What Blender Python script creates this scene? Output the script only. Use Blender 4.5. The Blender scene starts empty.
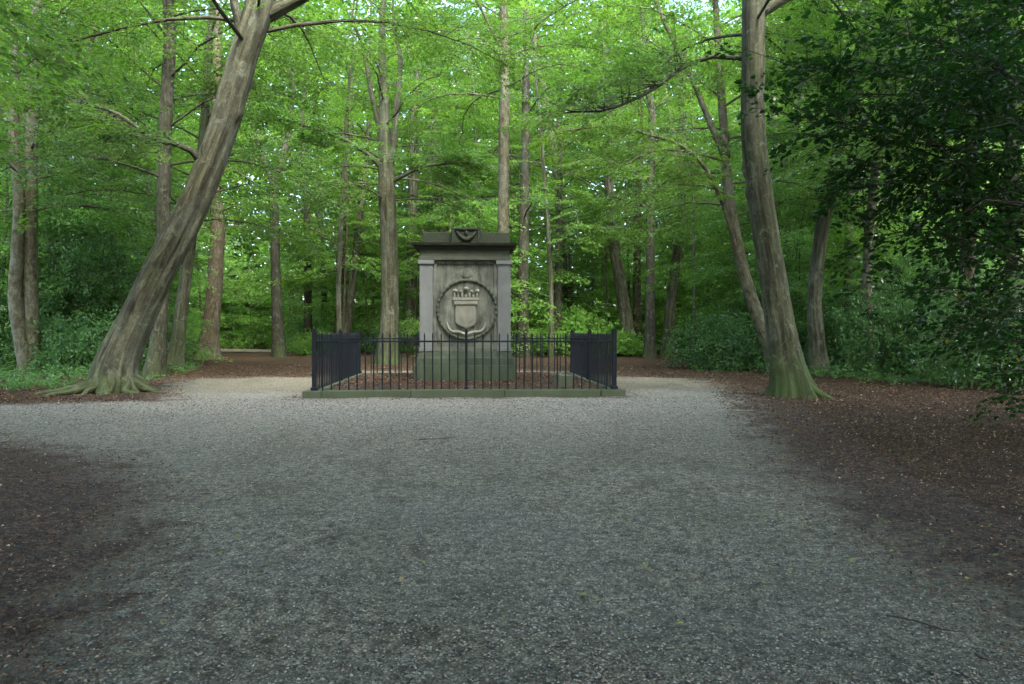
import bpy, bmesh, math, random
import numpy as np
from mathutils import Vector, Matrix

random.seed(7)
R = math.radians
scn = bpy.context.scene
col = scn.collection

# ------------------------------------------------------------------ camera
FPX, CX, HZ, EYE = 711.0, 512.0, 332.0, 1.3
YAW = math.atan(45.0 / FPX)
cd = bpy.data.cameras.new('camera')
cam = bpy.data.objects.new('camera', cd)
col.objects.link(cam)
cd.sensor_width = 36.0
cd.lens = FPX / 1024 * 36.0
cd.clip_start = 0.05
cd.clip_end = 3000
cam.location = (0, 0, EYE)
cam.rotation_euler = (R(90) - math.atan(10.0 / FPX), 0, -YAW)
scn.camera = cam

# ------------------------------------------------------------------ light
SUN_EL, SUN_AZ = R(52), R(160)          # azimuth measured from +Y towards +X
world = bpy.data.worlds.new('World')
scn.world = world
world.use_nodes = True
wn = world.node_tree
sky = wn.nodes.new('ShaderNodeTexSky')
sky.sky_type = 'NISHITA'
sky.sun_disc = False
sky.sun_elevation = SUN_EL
sky.sun_rotation = SUN_AZ
sky.air_density = 1.0
sky.dust_density = 3.0
sky.ozone_density = 1.0
bgn = wn.nodes['Background']
wn.links.new(sky.outputs[0], bgn.inputs[0])
bgn.inputs[1].default_value = 0.15
sl = bpy.data.lights.new('sun', 'SUN')
sl.energy = 0.5      # thin cloud: soft and weak
sl.angle = R(14)
sl.color = (1.0, 0.99, 0.95)
sun = bpy.data.objects.new('sun', sl)
col.objects.link(sun)
sd = Vector((math.sin(SUN_AZ) * math.cos(SUN_EL), math.cos(SUN_AZ) * math.cos(SUN_EL), math.sin(SUN_EL)))
sun.rotation_euler = sd.to_track_quat('Z', 'Y').to_euler()
scn.view_settings.view_transform = 'Standard'
scn.view_settings.look = 'None'
scn.view_settings.gamma = 1
scn.view_settings.exposure = 3.68
c = scn.cycles
c.max_bounces = 9
c.diffuse_bounces = 6
c.glossy_bounces = 2
c.transmission_bounces = 8
c.transparent_max_bounces = 4
c.use_denoising = True
c.sample_clamp_indirect = 6
c.caustics_reflective = False
c.caustics_refractive = False

# ------------------------------------------------------------------ projection helpers
FW = np.array([math.sin(YAW), math.cos(YAW), 0.0])
RT = np.array([math.cos(YAW), -math.sin(YAW), 0.0])
def P(px, py, d):
    p = FW * d + RT * (d * (px - CX) / FPX)
    p[2] = EYE + (HZ - py) / FPX * d
    return p
def G(px, py):
    d = EYE * FPX / (py - HZ)
    p = P(px, py, d); p[2] = 0
    return p

# ------------------------------------------------------------------ object helpers
def tag(o, label=None, cat=None, group=None, kind=None):
    if label: o['label'] = label
    if cat: o['category'] = cat
    if group: o['group'] = group
    if kind: o['kind'] = kind
    return o
def empty(name, loc, rz=0.0):
    o = bpy.data.objects.new(name, None)
    o.empty_display_size = 0.3
    col.objects.link(o)
    o.location = Vector(loc); o.rotation_euler = (0, 0, rz)
    return o
def copy_thing(o):
    c_ = o.copy(); col.objects.link(c_)
    for ch in o.children:
        d_ = ch.copy(); col.objects.link(d_); d_.parent = c_
        for g in ch.children:
            e_ = g.copy(); col.objects.link(e_); e_.parent = d_
    return c_

class MB:
    """collects vertices and faces, builds one mesh object"""
    def __init__(s):
        s.v = []; s.f = []; s.a = []; s.n = 0
    def add(s, v, f, a=None):
        v = np.asarray(v, float)
        s.v.append(v)
        s.f.append((np.asarray(f, int) + s.n))
        s.a.append(np.zeros((len(v), 3)) if a is None else a)
        s.n += len(v)
    def build(s, name, mat, parent=None, smooth=True, origin=None, attr='bark', fattr=None):
        v = np.concatenate(s.v)
        if origin is not None: v = v - np.asarray(origin, float)
        fs = [f for f in s.f if len(f)]
        me = bpy.data.meshes.new(name)
        loops = np.concatenate([f.ravel() for f in fs])
        sizes = np.concatenate([np.full(len(f), f.shape[1]) for f in fs])
        me.vertices.add(len(v)); me.vertices.foreach_set('co', v.ravel())
        me.loops.add(len(loops)); me.loops.foreach_set('vertex_index', loops)
        me.polygons.add(len(sizes))
        st = np.concatenate([[0], np.cumsum(sizes)[:-1]])
        me.polygons.foreach_set('loop_start', st)
        me.polygons.foreach_set('loop_total', sizes)
        me.polygons.foreach_set('use_smooth', np.full(len(sizes), smooth))
        me.update(calc_edges=True)
        if attr:
            at = me.attributes.new(attr, 'FLOAT_VECTOR', 'POINT')
            at.data.foreach_set('vector', np.concatenate(s.a).ravel())
        me.materials.append(mat)
        o = bpy.data.objects.new(name, me)
        col.objects.link(o)
        if parent is not None: o.parent = parent
        return o

def obj_bm(name, bm, mat, parent=None, smooth=False):
    me = bpy.data.meshes.new(name)
    bmesh.ops.recalc_face_normals(bm, faces=bm.faces[:])
    bm.to_mesh(me); bm.free()
    if smooth:
        for p in me.polygons: p.use_smooth = True
    me.materials.append(mat)
    o = bpy.data.objects.new(name, me)
    col.objects.link(o)
    if parent is not None: o.parent = parent
    return o
def bm_box(bm, x0, x1, y0, y1, z0, z1, bev=0.0, seg=2, top=None):
    """box; top=(dx,dy) grows the top face outwards"""
    dx, dy = top or (0, 0)
    cs = [(x0, y0, z0), (x1, y0, z0), (x1, y1, z0), (x0, y1, z0),
          (x0 - dx, y0 - dy, z1), (x1 + dx, y0 - dy, z1), (x1 + dx, y1 + dy, z1), (x0 - dx, y1 + dy, z1)]
    vs = [bm.verts.new(c_) for c_ in cs]
    fs = [bm.faces.new([vs[i] for i in q]) for q in
          ((3, 2, 1, 0), (4, 5, 6, 7), (0, 1, 5, 4), (1, 2, 6, 5), (2, 3, 7, 6), (3, 0, 4, 7))]
    if bev:
        es = set(e for f in fs for e in f.edges)
        bmesh.ops.bevel(bm, geom=list(es), offset=bev, segments=seg, affect='EDGES', profile=0.6)
    return bm
def box_obj(name, mat, parent, *a, **k):
    return obj_bm(name, bm_box(bmesh.new(), *a, **k), mat, parent)

# ------------------------------------------------------------------ materials
def new_mat(name):
    m = bpy.data.materials.new(name); m.use_nodes = True
    nt = m.node_tree
    return m, nt, nt.nodes['Principled BSDF'], nt.nodes['Material Output']
def N(nt, t, **k):
    n = nt.nodes.new(t)
    for a, b in k.items(): setattr(n, a, b)
    return n
def noise(nt, vec, scale, detail=6, rough=0.6, dist=0.0):
    n = N(nt, 'ShaderNodeTexNoise')
    n.inputs['Scale'].default_value = scale; n.inputs['Detail'].default_value = detail
    n.inputs['Roughness'].default_value = rough; n.inputs['Distortion'].default_value = dist
    if vec is not None: nt.links.new(vec, n.inputs['Vector'])
    return n.outputs['Fac']
def ramp(nt, fac, stops, interp='LINEAR'):
    r = N(nt, 'ShaderNodeValToRGB'); r.color_ramp.interpolation = interp
    e = r.color_ramp.elements
    while len(e) > 1: e.remove(e[-1])
    e[0].position = stops[0][0]; e[0].color = (*stops[0][1], 1) if len(stops[0][1]) == 3 else stops[0][1]
    for p_, c_ in stops[1:]:
        x = e.new(p_); x.color = (*c_, 1)
    nt.links.new(fac, r.inputs[0])
    return r.outputs[0]
def mixc(nt, fac, a, b, mode='MIX'):
    m = N(nt, 'ShaderNodeMix', data_type='RGBA', blend_type=mode)
    for s_, v_ in ((0, fac), (6, a), (7, b)):
        if isinstance(v_, (int, float)): m.inputs[s_].default_value = v_
        elif isinstance(v_, tuple): m.inputs[s_].default_value = (*v_, 1)
        else: nt.links.new(v_, m.inputs[s_])
    return m.outputs[2]
def math_(nt, op, a, b=None, clamp=False):
    m = N(nt, 'ShaderNodeMath', operation=op, use_clamp=clamp)
    for i, v_ in enumerate((a, b)):
        if v_ is None: continue
        if isinstance(v_, (int, float)): m.inputs[i].default_value = v_
        else: nt.links.new(v_, m.inputs[i])
    return m.outputs[0]
def maprange(nt, v_, a, b, c_=0.0, d_=1.0, smooth=True):
    m = N(nt, 'ShaderNodeMapRange'); m.interpolation_type = 'SMOOTHSTEP' if smooth else 'LINEAR'
    nt.links.new(v_, m.inputs[0])
    for i, x in zip((1, 2, 3, 4), (a, b, c_, d_)): m.inputs[i].default_value = x
    return m.outputs[0]
def bump(nt, h, strength, dist, bsdf, prev=None):
    b = N(nt, 'ShaderNodeBump'); b.inputs['Strength'].default_value = strength
    b.inputs['Distance'].default_value = dist
    nt.links.new(h, b.inputs['Height'])
    if prev is not None: nt.links.new(prev, b.inputs['Normal'])
    if bsdf is not None: nt.links.new(b.outputs[0], bsdf.inputs['Normal'])
    return b.outputs[0]
def geo_pos(nt): return N(nt, 'ShaderNodeNewGeometry').outputs['Position']
def scaled(nt, vec, s):
    m = N(nt, 'ShaderNodeVectorMath', operation='MULTIPLY'); nt.links.new(vec, m.inputs[0])
    m.inputs[1].default_value = s
    return m.outputs[0]

def leaf_mat(name, dark, light, trans, tfac=0.45, rough=0.45, gloss=0.3, yellow=None):
    m, nt, b, out = new_mat(name)
    nt.nodes.remove(b)
    at = N(nt, 'ShaderNodeAttribute', attribute_name='bark')
    sep = N(nt, 'ShaderNodeSeparateXYZ'); nt.links.new(at.outputs['Vector'], sep.inputs[0])
    oi = N(nt, 'ShaderNodeObjectInfo')
    v1 = math_(nt, 'ADD', math_(nt, 'MULTIPLY', sep.outputs[0], 0.6), math_(nt, 'MULTIPLY', oi.outputs['Random'], 0.4))
    cd_ = mixc(nt, v1, dark, light)
    td = mixc(nt, v1, tuple(x * 0.55 for x in trans), tuple(min(1, x * 1.3) for x in trans))
    if yellow:
        yf = maprange(nt, sep.outputs[1], 0.998, 0.999)
        cd_ = mixc(nt, yf, cd_, yellow); td = mixc(nt, yf, td, yellow)
    d = N(nt, 'ShaderNodeBsdfDiffuse'); nt.links.new(cd_, d.inputs[0])
    t = N(nt, 'ShaderNodeBsdfTranslucent'); nt.links.new(td, t.inputs[0])
    g = N(nt, 'ShaderNodeBsdfGlossy'); g.inputs['Roughness'].default_value = rough
    g.inputs[0].default_value = (1, 1, 1, 1)
    mx = N(nt, 'ShaderNodeMixShader'); mx.inputs[0].default_value = tfac
    nt.links.new(d.outputs[0], mx.inputs[1]); nt.links.new(t.outputs[0], mx.inputs[2])
    fr = N(nt, 'ShaderNodeFresnel'); fr.inputs[0].default_value = 1.4
    mg = N(nt, 'ShaderNodeMixShader'); nt.links.new(math_(nt, 'MULTIPLY', fr.outputs[0], gloss), mg.inputs[0])
    nt.links.new(mx.outputs[0], mg.inputs[1]); nt.links.new(g.outputs[0], mg.inputs[2])
    nt.links.new(mg.outputs[0], out.inputs[0])
    return m
M = {}
M['beech_leaf'] = leaf_mat('beech_leaf', (0.035, 0.092, 0.012), (0.08, 0.165, 0.022), (0.15, 0.34, 0.025), 0.5, gloss=0.35)
M['brightened_leaf'] = leaf_mat('brightened_leaf', (0.075, 0.17, 0.028), (0.13, 0.24, 0.045), (0.34, 0.68, 0.10), 0.5, gloss=0.35)  # understory leaf; brightness of the inner wood put into its pale green
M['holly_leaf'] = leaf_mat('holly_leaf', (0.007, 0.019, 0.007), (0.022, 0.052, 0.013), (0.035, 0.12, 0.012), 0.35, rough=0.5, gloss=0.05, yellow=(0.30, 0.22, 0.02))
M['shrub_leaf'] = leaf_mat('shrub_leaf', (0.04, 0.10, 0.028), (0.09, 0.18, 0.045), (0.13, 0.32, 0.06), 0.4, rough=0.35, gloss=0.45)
M['crown_leaf'] = leaf_mat('crown_leaf', (0.045, 0.105, 0.014), (0.095, 0.18, 0.025), (0.20, 0.40, 0.03), 0.5, gloss=0.3)
M['far_leaf'] = leaf_mat('far_leaf', (0.050, 0.12, 0.016), (0.09, 0.18, 0.026), (0.16, 0.38, 0.035), 0.5)
M['herb_leaf'] = leaf_mat('herb_leaf', (0.05, 0.13, 0.03), (0.10, 0.21, 0.05), (0.16, 0.38, 0.06), 0.4, gloss=0.3)

def bark_mat(name, c1, c2, moss_h=0.8, lichen=0.35, ridges=(9, 9, 1.4), moss_amt=0.5, bstr=0.5, green=0.25):
    c1 = (c1[0] * .34, c1[1] * .41, c1[2] * .38); c2 = (c2[0] * .40, c2[1] * .48, c2[2] * .43)
    m, nt, b, out = new_mat(name)
    at = N(nt, 'ShaderNodeAttribute', attribute_name='bark').outputs['Vector']
    n1 = noise(nt, scaled(nt, at, ridges), 1.0, 8, 0.65, 0.4)
    n2 = noise(nt, scaled(nt, at, (1.6, 1.6, 0.9)), 1.0, 5, 0.6)
    n3 = noise(nt, scaled(nt, at, (22, 22, 12)), 1.0, 6, 0.7)
    cc = ramp(nt, n1, [(0.34, tuple(x * 0.4 for x in c1)), (0.47, c1), (0.68, c2)])
    cc = mixc(nt, maprange(nt, n2, 0.48, 0.66, 0, lichen), cc, (0.16, 0.175, 0.13))
    cc = mixc(nt, maprange(nt, n2, 0.50, 0.30, 0, green), cc, (0.055, 0.085, 0.03))
    cc = mixc(nt, maprange(nt, n3, 0.35, 0.6, 0.5, 0), cc, (0.03, 0.026, 0.02))
    n4 = noise(nt, scaled(nt, at, (4, 4, 3)), 1.0, 8, 0.75, 1.0)
    cc = mixc(nt, maprange(nt, n4, 0.55, 0.62, 0, 0.45), cc, (0.17, 0.19, 0.14))
    cc = mixc(nt, maprange(nt, n4, 0.42, 0.36, 0, 0.5), cc, (0.05, 0.045, 0.03))
    sep = N(nt, 'ShaderNodeSeparateXYZ'); nt.links.new(geo_pos(nt), sep.inputs[0])
    hz = math_(nt, 'ADD', sep.outputs[2], math_(nt, 'MULTIPLY', math_(nt, 'SUBTRACT', n2, 0.5), 2.2))
    mf = maprange(nt, hz, moss_h, 0.0, 0, moss_amt)
    mf = math_(nt, 'MULTIPLY', mf, maprange(nt, n1, 0.35, 0.6, 0.4, 1))
    cc = mixc(nt, mf, cc, (0.042, 0.068, 0.018))
    nt.links.new(cc, b.inputs['Base Color'])
    b.inputs['Roughness'].default_value = 0.9
    b.inputs['Specular IOR Level'].default_value = 0.2
    h = math_(nt, 'ADD', n1, math_(nt, 'MULTIPLY', n3, 0.35))
    bump(nt, h, bstr, 0.07, b)
    return m
M['grey_bark'] = bark_mat('grey_bark', (0.125, 0.102, 0.060), (0.37, 0.325, 0.215), ridges=(11, 11, 1.1), moss_h=0.6, moss_amt=0.6)
M['green_bark'] = bark_mat('green_bark', (0.13, 0.11, 0.062), (0.33, 0.285, 0.175), ridges=(11, 11, 1.0), moss_h=1.3, moss_amt=0.9, green=0.5)
M['warm_bark'] = bark_mat('warm_bark', (0.15, 0.10, 0.06), (0.34, 0.24, 0.155), ridges=(14, 14, 5), lichen=0.15, green=0.1)
M['dark_bark'] = bark_mat('dark_bark', (0.085, 0.072, 0.048), (0.22, 0.188, 0.13), ridges=(16, 16, 5), lichen=0.15)
M['pale_bark'] = bark_mat('pale_bark', (0.21, 0.165, 0.10), (0.44, 0.365, 0.245), ridges=(9, 9, 5), lichen=0.4, green=0.12)

def stone_mat(name, base, dark, moss, z_moss=(0.9, 0.2), dark_amt=0.6, moss_amt=0.7, all_moss=0.0, z_top=None):
    m, nt, b, out = new_mat(name)
    p = geo_pos(nt)
    n1 = noise(nt, p, 1.7, 8, 0.65, 0.3)
    n2 = noise(nt, scaled(nt, p, (5, 5, 1.1)), 1.0, 7, 0.65)
    n3 = noise(nt, p, 38, 5, 0.7)
    n4 = noise(nt, scaled(nt, p, (1, 1, 1)), 3.3, 4, 0.5)
    cc = mixc(nt, maprange(nt, n4, 0.3, 0.7), base, tuple(x * 0.72 for x in base))
    cc = mixc(nt, maprange(nt, n2, 0.45, 0.66, 0, dark_amt), cc, dark)
    cc = mixc(nt, maprange(nt, n1, 0.42, 0.62, 0, dark_amt * 0.7), cc, dark)
    cc = mixc(nt, maprange(nt, n3, 0.5, 0.7, 0, 0.16), cc, (0.22, 0.23, 0.18))
    sep = N(nt, 'ShaderNodeSeparateXYZ'); nt.links.new(p, sep.inputs[0])
    hz = math_(nt, 'ADD', sep.outputs[2], math_(nt, 'MULTIPLY', math_(nt, 'SUBTRACT', n1, 0.5), 1.6))
    mf = maprange(nt, hz, z_moss[0], z_moss[1], all_moss, moss_amt)
    cc = mixc(nt, mf, cc, moss)
    nt.links.new(cc, b.inputs['Base Color'])
    b.inputs['Roughness'].default_value = 0.88
    b.inputs['Specular IOR Level'].default_value = 0.25
    bump(nt, math_(nt, 'ADD', math_(nt, 'MULTIPLY', n3, 0.6), n1), 0.45, 0.012, b)
    return m
M['sandstone'] = stone_mat('sandstone', (0.145, 0.158, 0.125), (0.022, 0.028, 0.023), (0.075, 0.092, 0.05), (1.3, 0.2), dark_amt=.85)
M['pale_stone'] = stone_mat('pale_stone', (0.14, 0.152, 0.145), (0.12, 0.13, 0.125), (0.09, 0.12, 0.06), (1.1, 0.2), dark_amt=0.8)
M['relief_stone'] = stone_mat('relief_stone', (0.21, 0.22, 0.165), (0.14, 0.14, 0.12), (0.09, 0.11, 0.06), (0.6, 0.2), dark_amt=0.4)
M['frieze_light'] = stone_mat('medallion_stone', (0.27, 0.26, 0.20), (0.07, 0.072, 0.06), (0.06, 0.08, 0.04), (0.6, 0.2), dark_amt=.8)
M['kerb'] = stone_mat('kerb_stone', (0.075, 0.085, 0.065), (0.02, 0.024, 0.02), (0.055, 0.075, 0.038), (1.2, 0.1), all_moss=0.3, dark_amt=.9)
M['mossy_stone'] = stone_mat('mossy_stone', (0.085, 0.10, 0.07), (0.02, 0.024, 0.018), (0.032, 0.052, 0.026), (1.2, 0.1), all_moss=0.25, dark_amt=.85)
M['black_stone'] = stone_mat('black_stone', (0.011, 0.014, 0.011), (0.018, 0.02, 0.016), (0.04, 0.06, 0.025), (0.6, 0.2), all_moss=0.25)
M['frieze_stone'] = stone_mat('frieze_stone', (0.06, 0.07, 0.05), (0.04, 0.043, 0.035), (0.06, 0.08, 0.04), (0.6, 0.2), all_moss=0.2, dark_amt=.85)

m, nt, b, out = new_mat('iron')
n1 = noise(nt, geo_pos(nt), 6, 6, 0.6)
nt.links.new(ramp(nt, n1, [(0.3, (0.003, 0.005, 0.008)), (0.7, (0.008, 0.012, 0.018))]), b.inputs['Base Color'])
b.inputs['Roughness'].default_value = 0.55; b.inputs['Specular IOR Level'].default_value = 0.15
M['iron'] = m

# soil and gravel share the soil colour so the path edge dissolves into litter
def soil_nodes(nt):
    p = geo_pos(nt)
    n1 = noise(nt, p, 0.9, 6, 0.6)
    n2 = noise(nt, p, 26, 5, 0.75)
    n3 = noise(nt, p, 5, 6, 0.7)
    vo = N(nt, 'ShaderNodeTexVoronoi'); vo.inputs['Scale'].default_value = 42
    nt.links.new(p, vo.inputs['Vector'])
    sc = N(nt, 'ShaderNodeSeparateColor'); nt.links.new(vo.outputs['Color'], sc.inputs[0])
    cc = ramp(nt, sc.outputs[0], [(0.0, (0.010, 0.008, 0.005)), (0.45, (0.036, 0.022, 0.011)), (0.8, (0.105, 0.062, 0.030)), (1.0, (0.17, 0.11, 0.06))])
    cc = mixc(nt, maprange(nt, n3, 0.4, 0.62, 0.0, 0.55), cc, (0.024, 0.018, 0.013))
    cc = mixc(nt, maprange(nt, n1, 0.35, 0.65, 0.0, 0.4), cc, (0.034, 0.022, 0.013))
    h = math_(nt, 'ADD', n2, math_(nt, 'MULTIPLY', vo.outputs['Distance'], 0.8))
    return p, cc, h
m, nt, b, out = new_mat('forest_soil')
p, cc, h = soil_nodes(nt)
nt.links.new(cc, b.inputs['Base Color']); b.inputs['Roughness'].default_value = 0.95
b.inputs['Specular IOR Level'].default_value = 0.15
bump(nt, h, 0.8, 0.02, b)
M['soil'] = m
m, nt, b, out = new_mat('gravel')
p, soil, sh = soil_nodes(nt)
at = N(nt, 'ShaderNodeAttribute', attribute_name='bark').outputs['Vector']
sep = N(nt, 'ShaderNodeSeparateXYZ'); nt.links.new(at, sep.inputs[0])
def grain(scale, seed):
    vo = N(nt, 'ShaderNodeTexVoronoi'); vo.inputs['Scale'].default_value = scale
    nt.links.new(p, vo.inputs['Vector'])
    sc = N(nt, 'ShaderNodeSeparateColor'); nt.links.new(vo.outputs['Color'], sc.inputs[0])
    return vo, sc
v1, s1 = grain(75, 0); v2, s2 = grain(135, 1)
cg = ramp(nt, s1.outputs[0], [(0.0, (0.04, 0.038, 0.03)), (0.35, (0.095, 0.096, 0.083)), (0.7, (0.165, 0.168, 0.152)), (0.93, (0.26, 0.265, 0.245)), (1.0, (0.45, 0.45, 0.42))])
cg2 = ramp(nt, s2.outputs[1], [(0.0, (0.035, 0.033, 0.026)), (0.5, (0.105, 0.107, 0.095)), (1.0, (0.21, 0.214, 0.20))])
cg = mixc(nt, 0.45, cg, cg2)
cg = mixc(nt, maprange(nt, s1.outputs[2], 0.90, 0.92, 0, 0.6), cg, (0.22, 0.13, 0.08))
cg = mixc(nt, maprange(nt, v1.outputs['Distance'], 0.30, 0.65, 0, 0.6), cg, (0.045, 0.042, 0.034))
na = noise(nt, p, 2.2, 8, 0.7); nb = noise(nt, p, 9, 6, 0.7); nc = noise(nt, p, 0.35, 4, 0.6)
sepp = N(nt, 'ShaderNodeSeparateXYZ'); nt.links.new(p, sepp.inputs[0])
dirt_shade = maprange(nt, math_(nt, 'ADD', sepp.outputs[1], math_(nt, 'MULTIPLY', na, 7.0)), 10.5, 17.0, 1.0, 0.3)  # high on the dirtier near gravel, whose shade is put into the colour too
dirt_shade = math_(nt, 'MAXIMUM', dirt_shade, maprange(nt, math_(nt, 'ADD', sepp.outputs[1], math_(nt, 'MULTIPLY', na, 2.0)), 15.2, 17.5, 0, 0.8))
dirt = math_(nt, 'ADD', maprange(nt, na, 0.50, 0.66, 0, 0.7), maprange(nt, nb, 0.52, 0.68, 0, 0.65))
cg = mixc(nt, math_(nt, 'MULTIPLY', dirt, dirt_shade), cg, (0.034, 0.031, 0.021))
cg = mixc(nt, dirt_shade, mixc(nt, 0.32, cg, (0.36, 0.37, 0.38)), cg)  # paler before the railing: cleaner stones, with skylight painted in
cg = mixc(nt, math_(nt, 'MULTIPLY', dirt_shade, maprange(nt, noise(nt, scaled(nt, p, (1, .55, 1)), 0.8, 7, 0.68, .6), 0.46, 0.64, 0, 0.6)), cg, (0.060, 0.058, 0.042))
gr = maprange(nt, noise(nt, p, 15, 5, 0.85), 0.38, 0.62, 0.35, 1.75, smooth=False)
grc = N(nt, 'ShaderNodeCombineXYZ')
for i in range(3): nt.links.new(gr, grc.inputs[i])
cg = mixc(nt, 1.0, cg, grc.outputs[0], 'MULTIPLY')
cg = mixc(nt, 1.0, cg, mixc(nt, dirt_shade, (1.22, 1.18, 1.05), (1.36, 1.24, 0.92)), 'MULTIPLY')
cg = mixc(nt, maprange(nt, nc, 0.4, 0.65, 0, 0.25), cg, (0.13, 0.13, 0.105))
e = math_(nt, 'ADD', sep.outputs[0], math_(nt, 'MULTIPLY', math_(nt, 'SUBTRACT', na, 0.5), 3.0))
e = math_(nt, 'ADD', e, math_(nt, 'MULTIPLY', math_(nt, 'SUBTRACT', nb, 0.5), 1.6))
ef = maprange(nt, e, -0.35, 0.5)
nt.links.new(mixc(nt, ef, soil, cg), b.inputs['Base Color'])
b.inputs['Roughness'].default_value = 0.85; b.inputs['Specular IOR Level'].default_value = 0.3
hh = math_(nt, 'ADD', math_(nt, 'MULTIPLY', v1.outputs['Distance'], -1.0), math_(nt, 'MULTIPLY', nb, 1.5))
bump(nt, hh, 0.9, 0.012, b)
M['gravel'] = m
def attr_col_mat(name, stops, rough=0.8, trans=False):
    m, nt, b, out = new_mat(name)
    at = N(nt, 'ShaderNodeAttribute', attribute_name='bark').outputs['Vector']
    sep = N(nt, 'ShaderNodeSeparateXYZ'); nt.links.new(at, sep.inputs[0])
    nt.links.new(ramp(nt, sep.outputs[0], stops), b.inputs['Base Color'])
    b.inputs['Roughness'].default_value = rough
    b.inputs['Specular IOR Level'].default_value = 0.3
    return m
M['pebble'] = attr_col_mat('pebble', [(0, (0.035, 0.032, 0.026)), (0.3, (0.09, 0.083, 0.06)), (0.7, (0.19, 0.178, 0.135)), (0.92, (0.34, 0.32, 0.25)), (0.95, (0.15, 0.09, 0.06)), (1.0, (0.27, 0.27, 0.25))])
M['litter'] = attr_col_mat('litter', [(0, (0.014, 0.010, 0.007)), (0.35, (0.065, 0.036, 0.018)), (0.7, (0.13, 0.072, 0.036)), (0.93, (0.14, 0.095, 0.065)), (0.985, (0.36, 0.28, 0.19)), (1.0, (0.42, 0.36, 0.28))])
M['fallen'] = attr_col_mat('fallen_leaf', [(0, (0.10, 0.16, 0.03)), (0.6, (0.22, 0.24, 0.05)), (1, (0.28, 0.19, 0.06))])
M['twig'] = attr_col_mat('twig', [(0, (0.03, 0.022, 0.016)), (1, (0.09, 0.07, 0.05))])

# ------------------------------------------------------------------ ground
rng = np.random.default_rng(11)
def axis(a, b, step, lim):
    core = np.arange(a, b + 1e-6, step)
    def grow_(x, s):
        r_ = []; st = step
        while abs(x) < lim:
            st *= 1.25; x = x + s * st; r_.append(x)
        return r_
    return np.array(grow_(a, -1)[::-1] + list(core) + grow_(b, 1))
GX = axis(-22, 22, 0.2, 900); GY = axis(-8, 34, 0.2, 900)
XX, YY = np.meshgrid(GX, GY)
def hfun(x, y):
    h = 0.018 * np.sin(x * 1.3 + 0.7 * np.sin(y * 0.9)) * np.sin(y * 1.1 + 0.5) + 0.012 * np.sin(x * 3.1 + y * 2.3) * np.sin(y * 2.7 - x)
    r_ = np.hypot(x, (y - 16))
    far = np.clip((r_ - 14) / 20, 0, 1)
    h = h + far * 0.12 * (np.sin(x * 0.21 + 1) + np.sin(y * 0.17))
    m_ = np.clip(1 - np.maximum(np.abs(x + 0.05) - 2.0, 0) / 0.9, 0, 1) * np.clip(1 - np.maximum(np.abs(y - 17.4) - 2.0, 0) / 0.9, 0, 1)
    h = h + 0.06 * m_ * m_ * (3 - 2 * m_)
    h = h + 0.12 * np.clip((2.98 - np.abs(x + 0.015)) / .1, 0, 1) * np.clip((2.88 - np.abs(y - 17.175)) / .1, 0, 1)
    return h
def quads_grid(nx, ny):
    i = np.arange(nx - 1); j = np.arange(ny - 1)
    I, J = np.meshgrid(i, j)
    a = (J * nx + I).ravel()
    return np.stack([a, a + 1, a + 1 + nx, a + nx], 1)
ZZ = hfun(XX, YY)
V = np.stack([XX.ravel(), YY.ravel(), ZZ.ravel()], 1)
Q = quads_grid(len(GX), len(GY))
mb = MB(); mb.add(V, Q)
tag(mb.build('ground', M['soil']), 'brown forest floor of soil and leaf litter', 'ground', kind='structure')

def poly_sd(poly, X, Y):
    poly = np.asarray(poly)[:, :2]
    a = poly; b_ = np.roll(poly, -1, 0)
    best = np.full(X.shape, 1e9); inside = np.zeros(X.shape, bool)
    for (ax, ay), (bx, by) in zip(a, b_):
        dx, dy = bx - ax, by - ay
        t = np.clip(((X - ax) * dx + (Y - ay) * dy) / (dx * dx + dy * dy + 1e-12), 0, 1)
        best = np.minimum(best, np.hypot(X - ax - t * dx, Y - ay - t * dy))
        cnd = ((ay > Y) != (by > Y)) & (X < (bx - ax) * (Y - ay) / (by - ay + 1e-12) + ax)
        inside ^= cnd
    return np.where(inside, best, -best)
path_px = [(-60, 408), (60, 403), (165, 400), (160, 386), (185, 379), (312, 377), (360, 371), (570, 371), (620, 377), (690, 378), (722, 385), (745, 400), (762, 425),
           (800, 470), (870, 522), (960, 572), (1040, 604), (1120, 650)]
path = [G(*q) for q in path_px] + [np.array((3.2, 0.5, 0)), np.array((3.4, -6, 0)), np.array((-3.4, -6, 0)), np.array((-2.9, 1.0, 0))] + \
       [G(*q) for q in [(-60, 700), (40, 640), (105, 560), (140, 498), (95, 462), (-60, 436)]]
FR_ = [np.array(q) for q in ((-3.1, 14.15), (3.07, 14.15), (3.07, 20.2), (-3.1, 20.2))]
def path_sd(X, Y): return np.minimum(poly_sd(path, X, Y), -poly_sd(FR_, X, Y))
SDp = path_sd(XX, YY)
keep = SDp.ravel() > -1.1
kq = keep[Q].all(1)
used = np.unique(Q[kq]); remap = -np.ones(len(V), int); remap[used] = np.arange(len(used))
mb = MB()
mb.add(V[used] + np.array([0, 0, 0.004]), remap[Q[kq]], np.stack([SDp.ravel()[used]] + [np.zeros(len(used))] * 2, 1))
tag(mb.build('gravel_path', M['gravel']), 'wide pale gravel clearing in front of the monument', 'gravel path', kind='structure')
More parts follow.
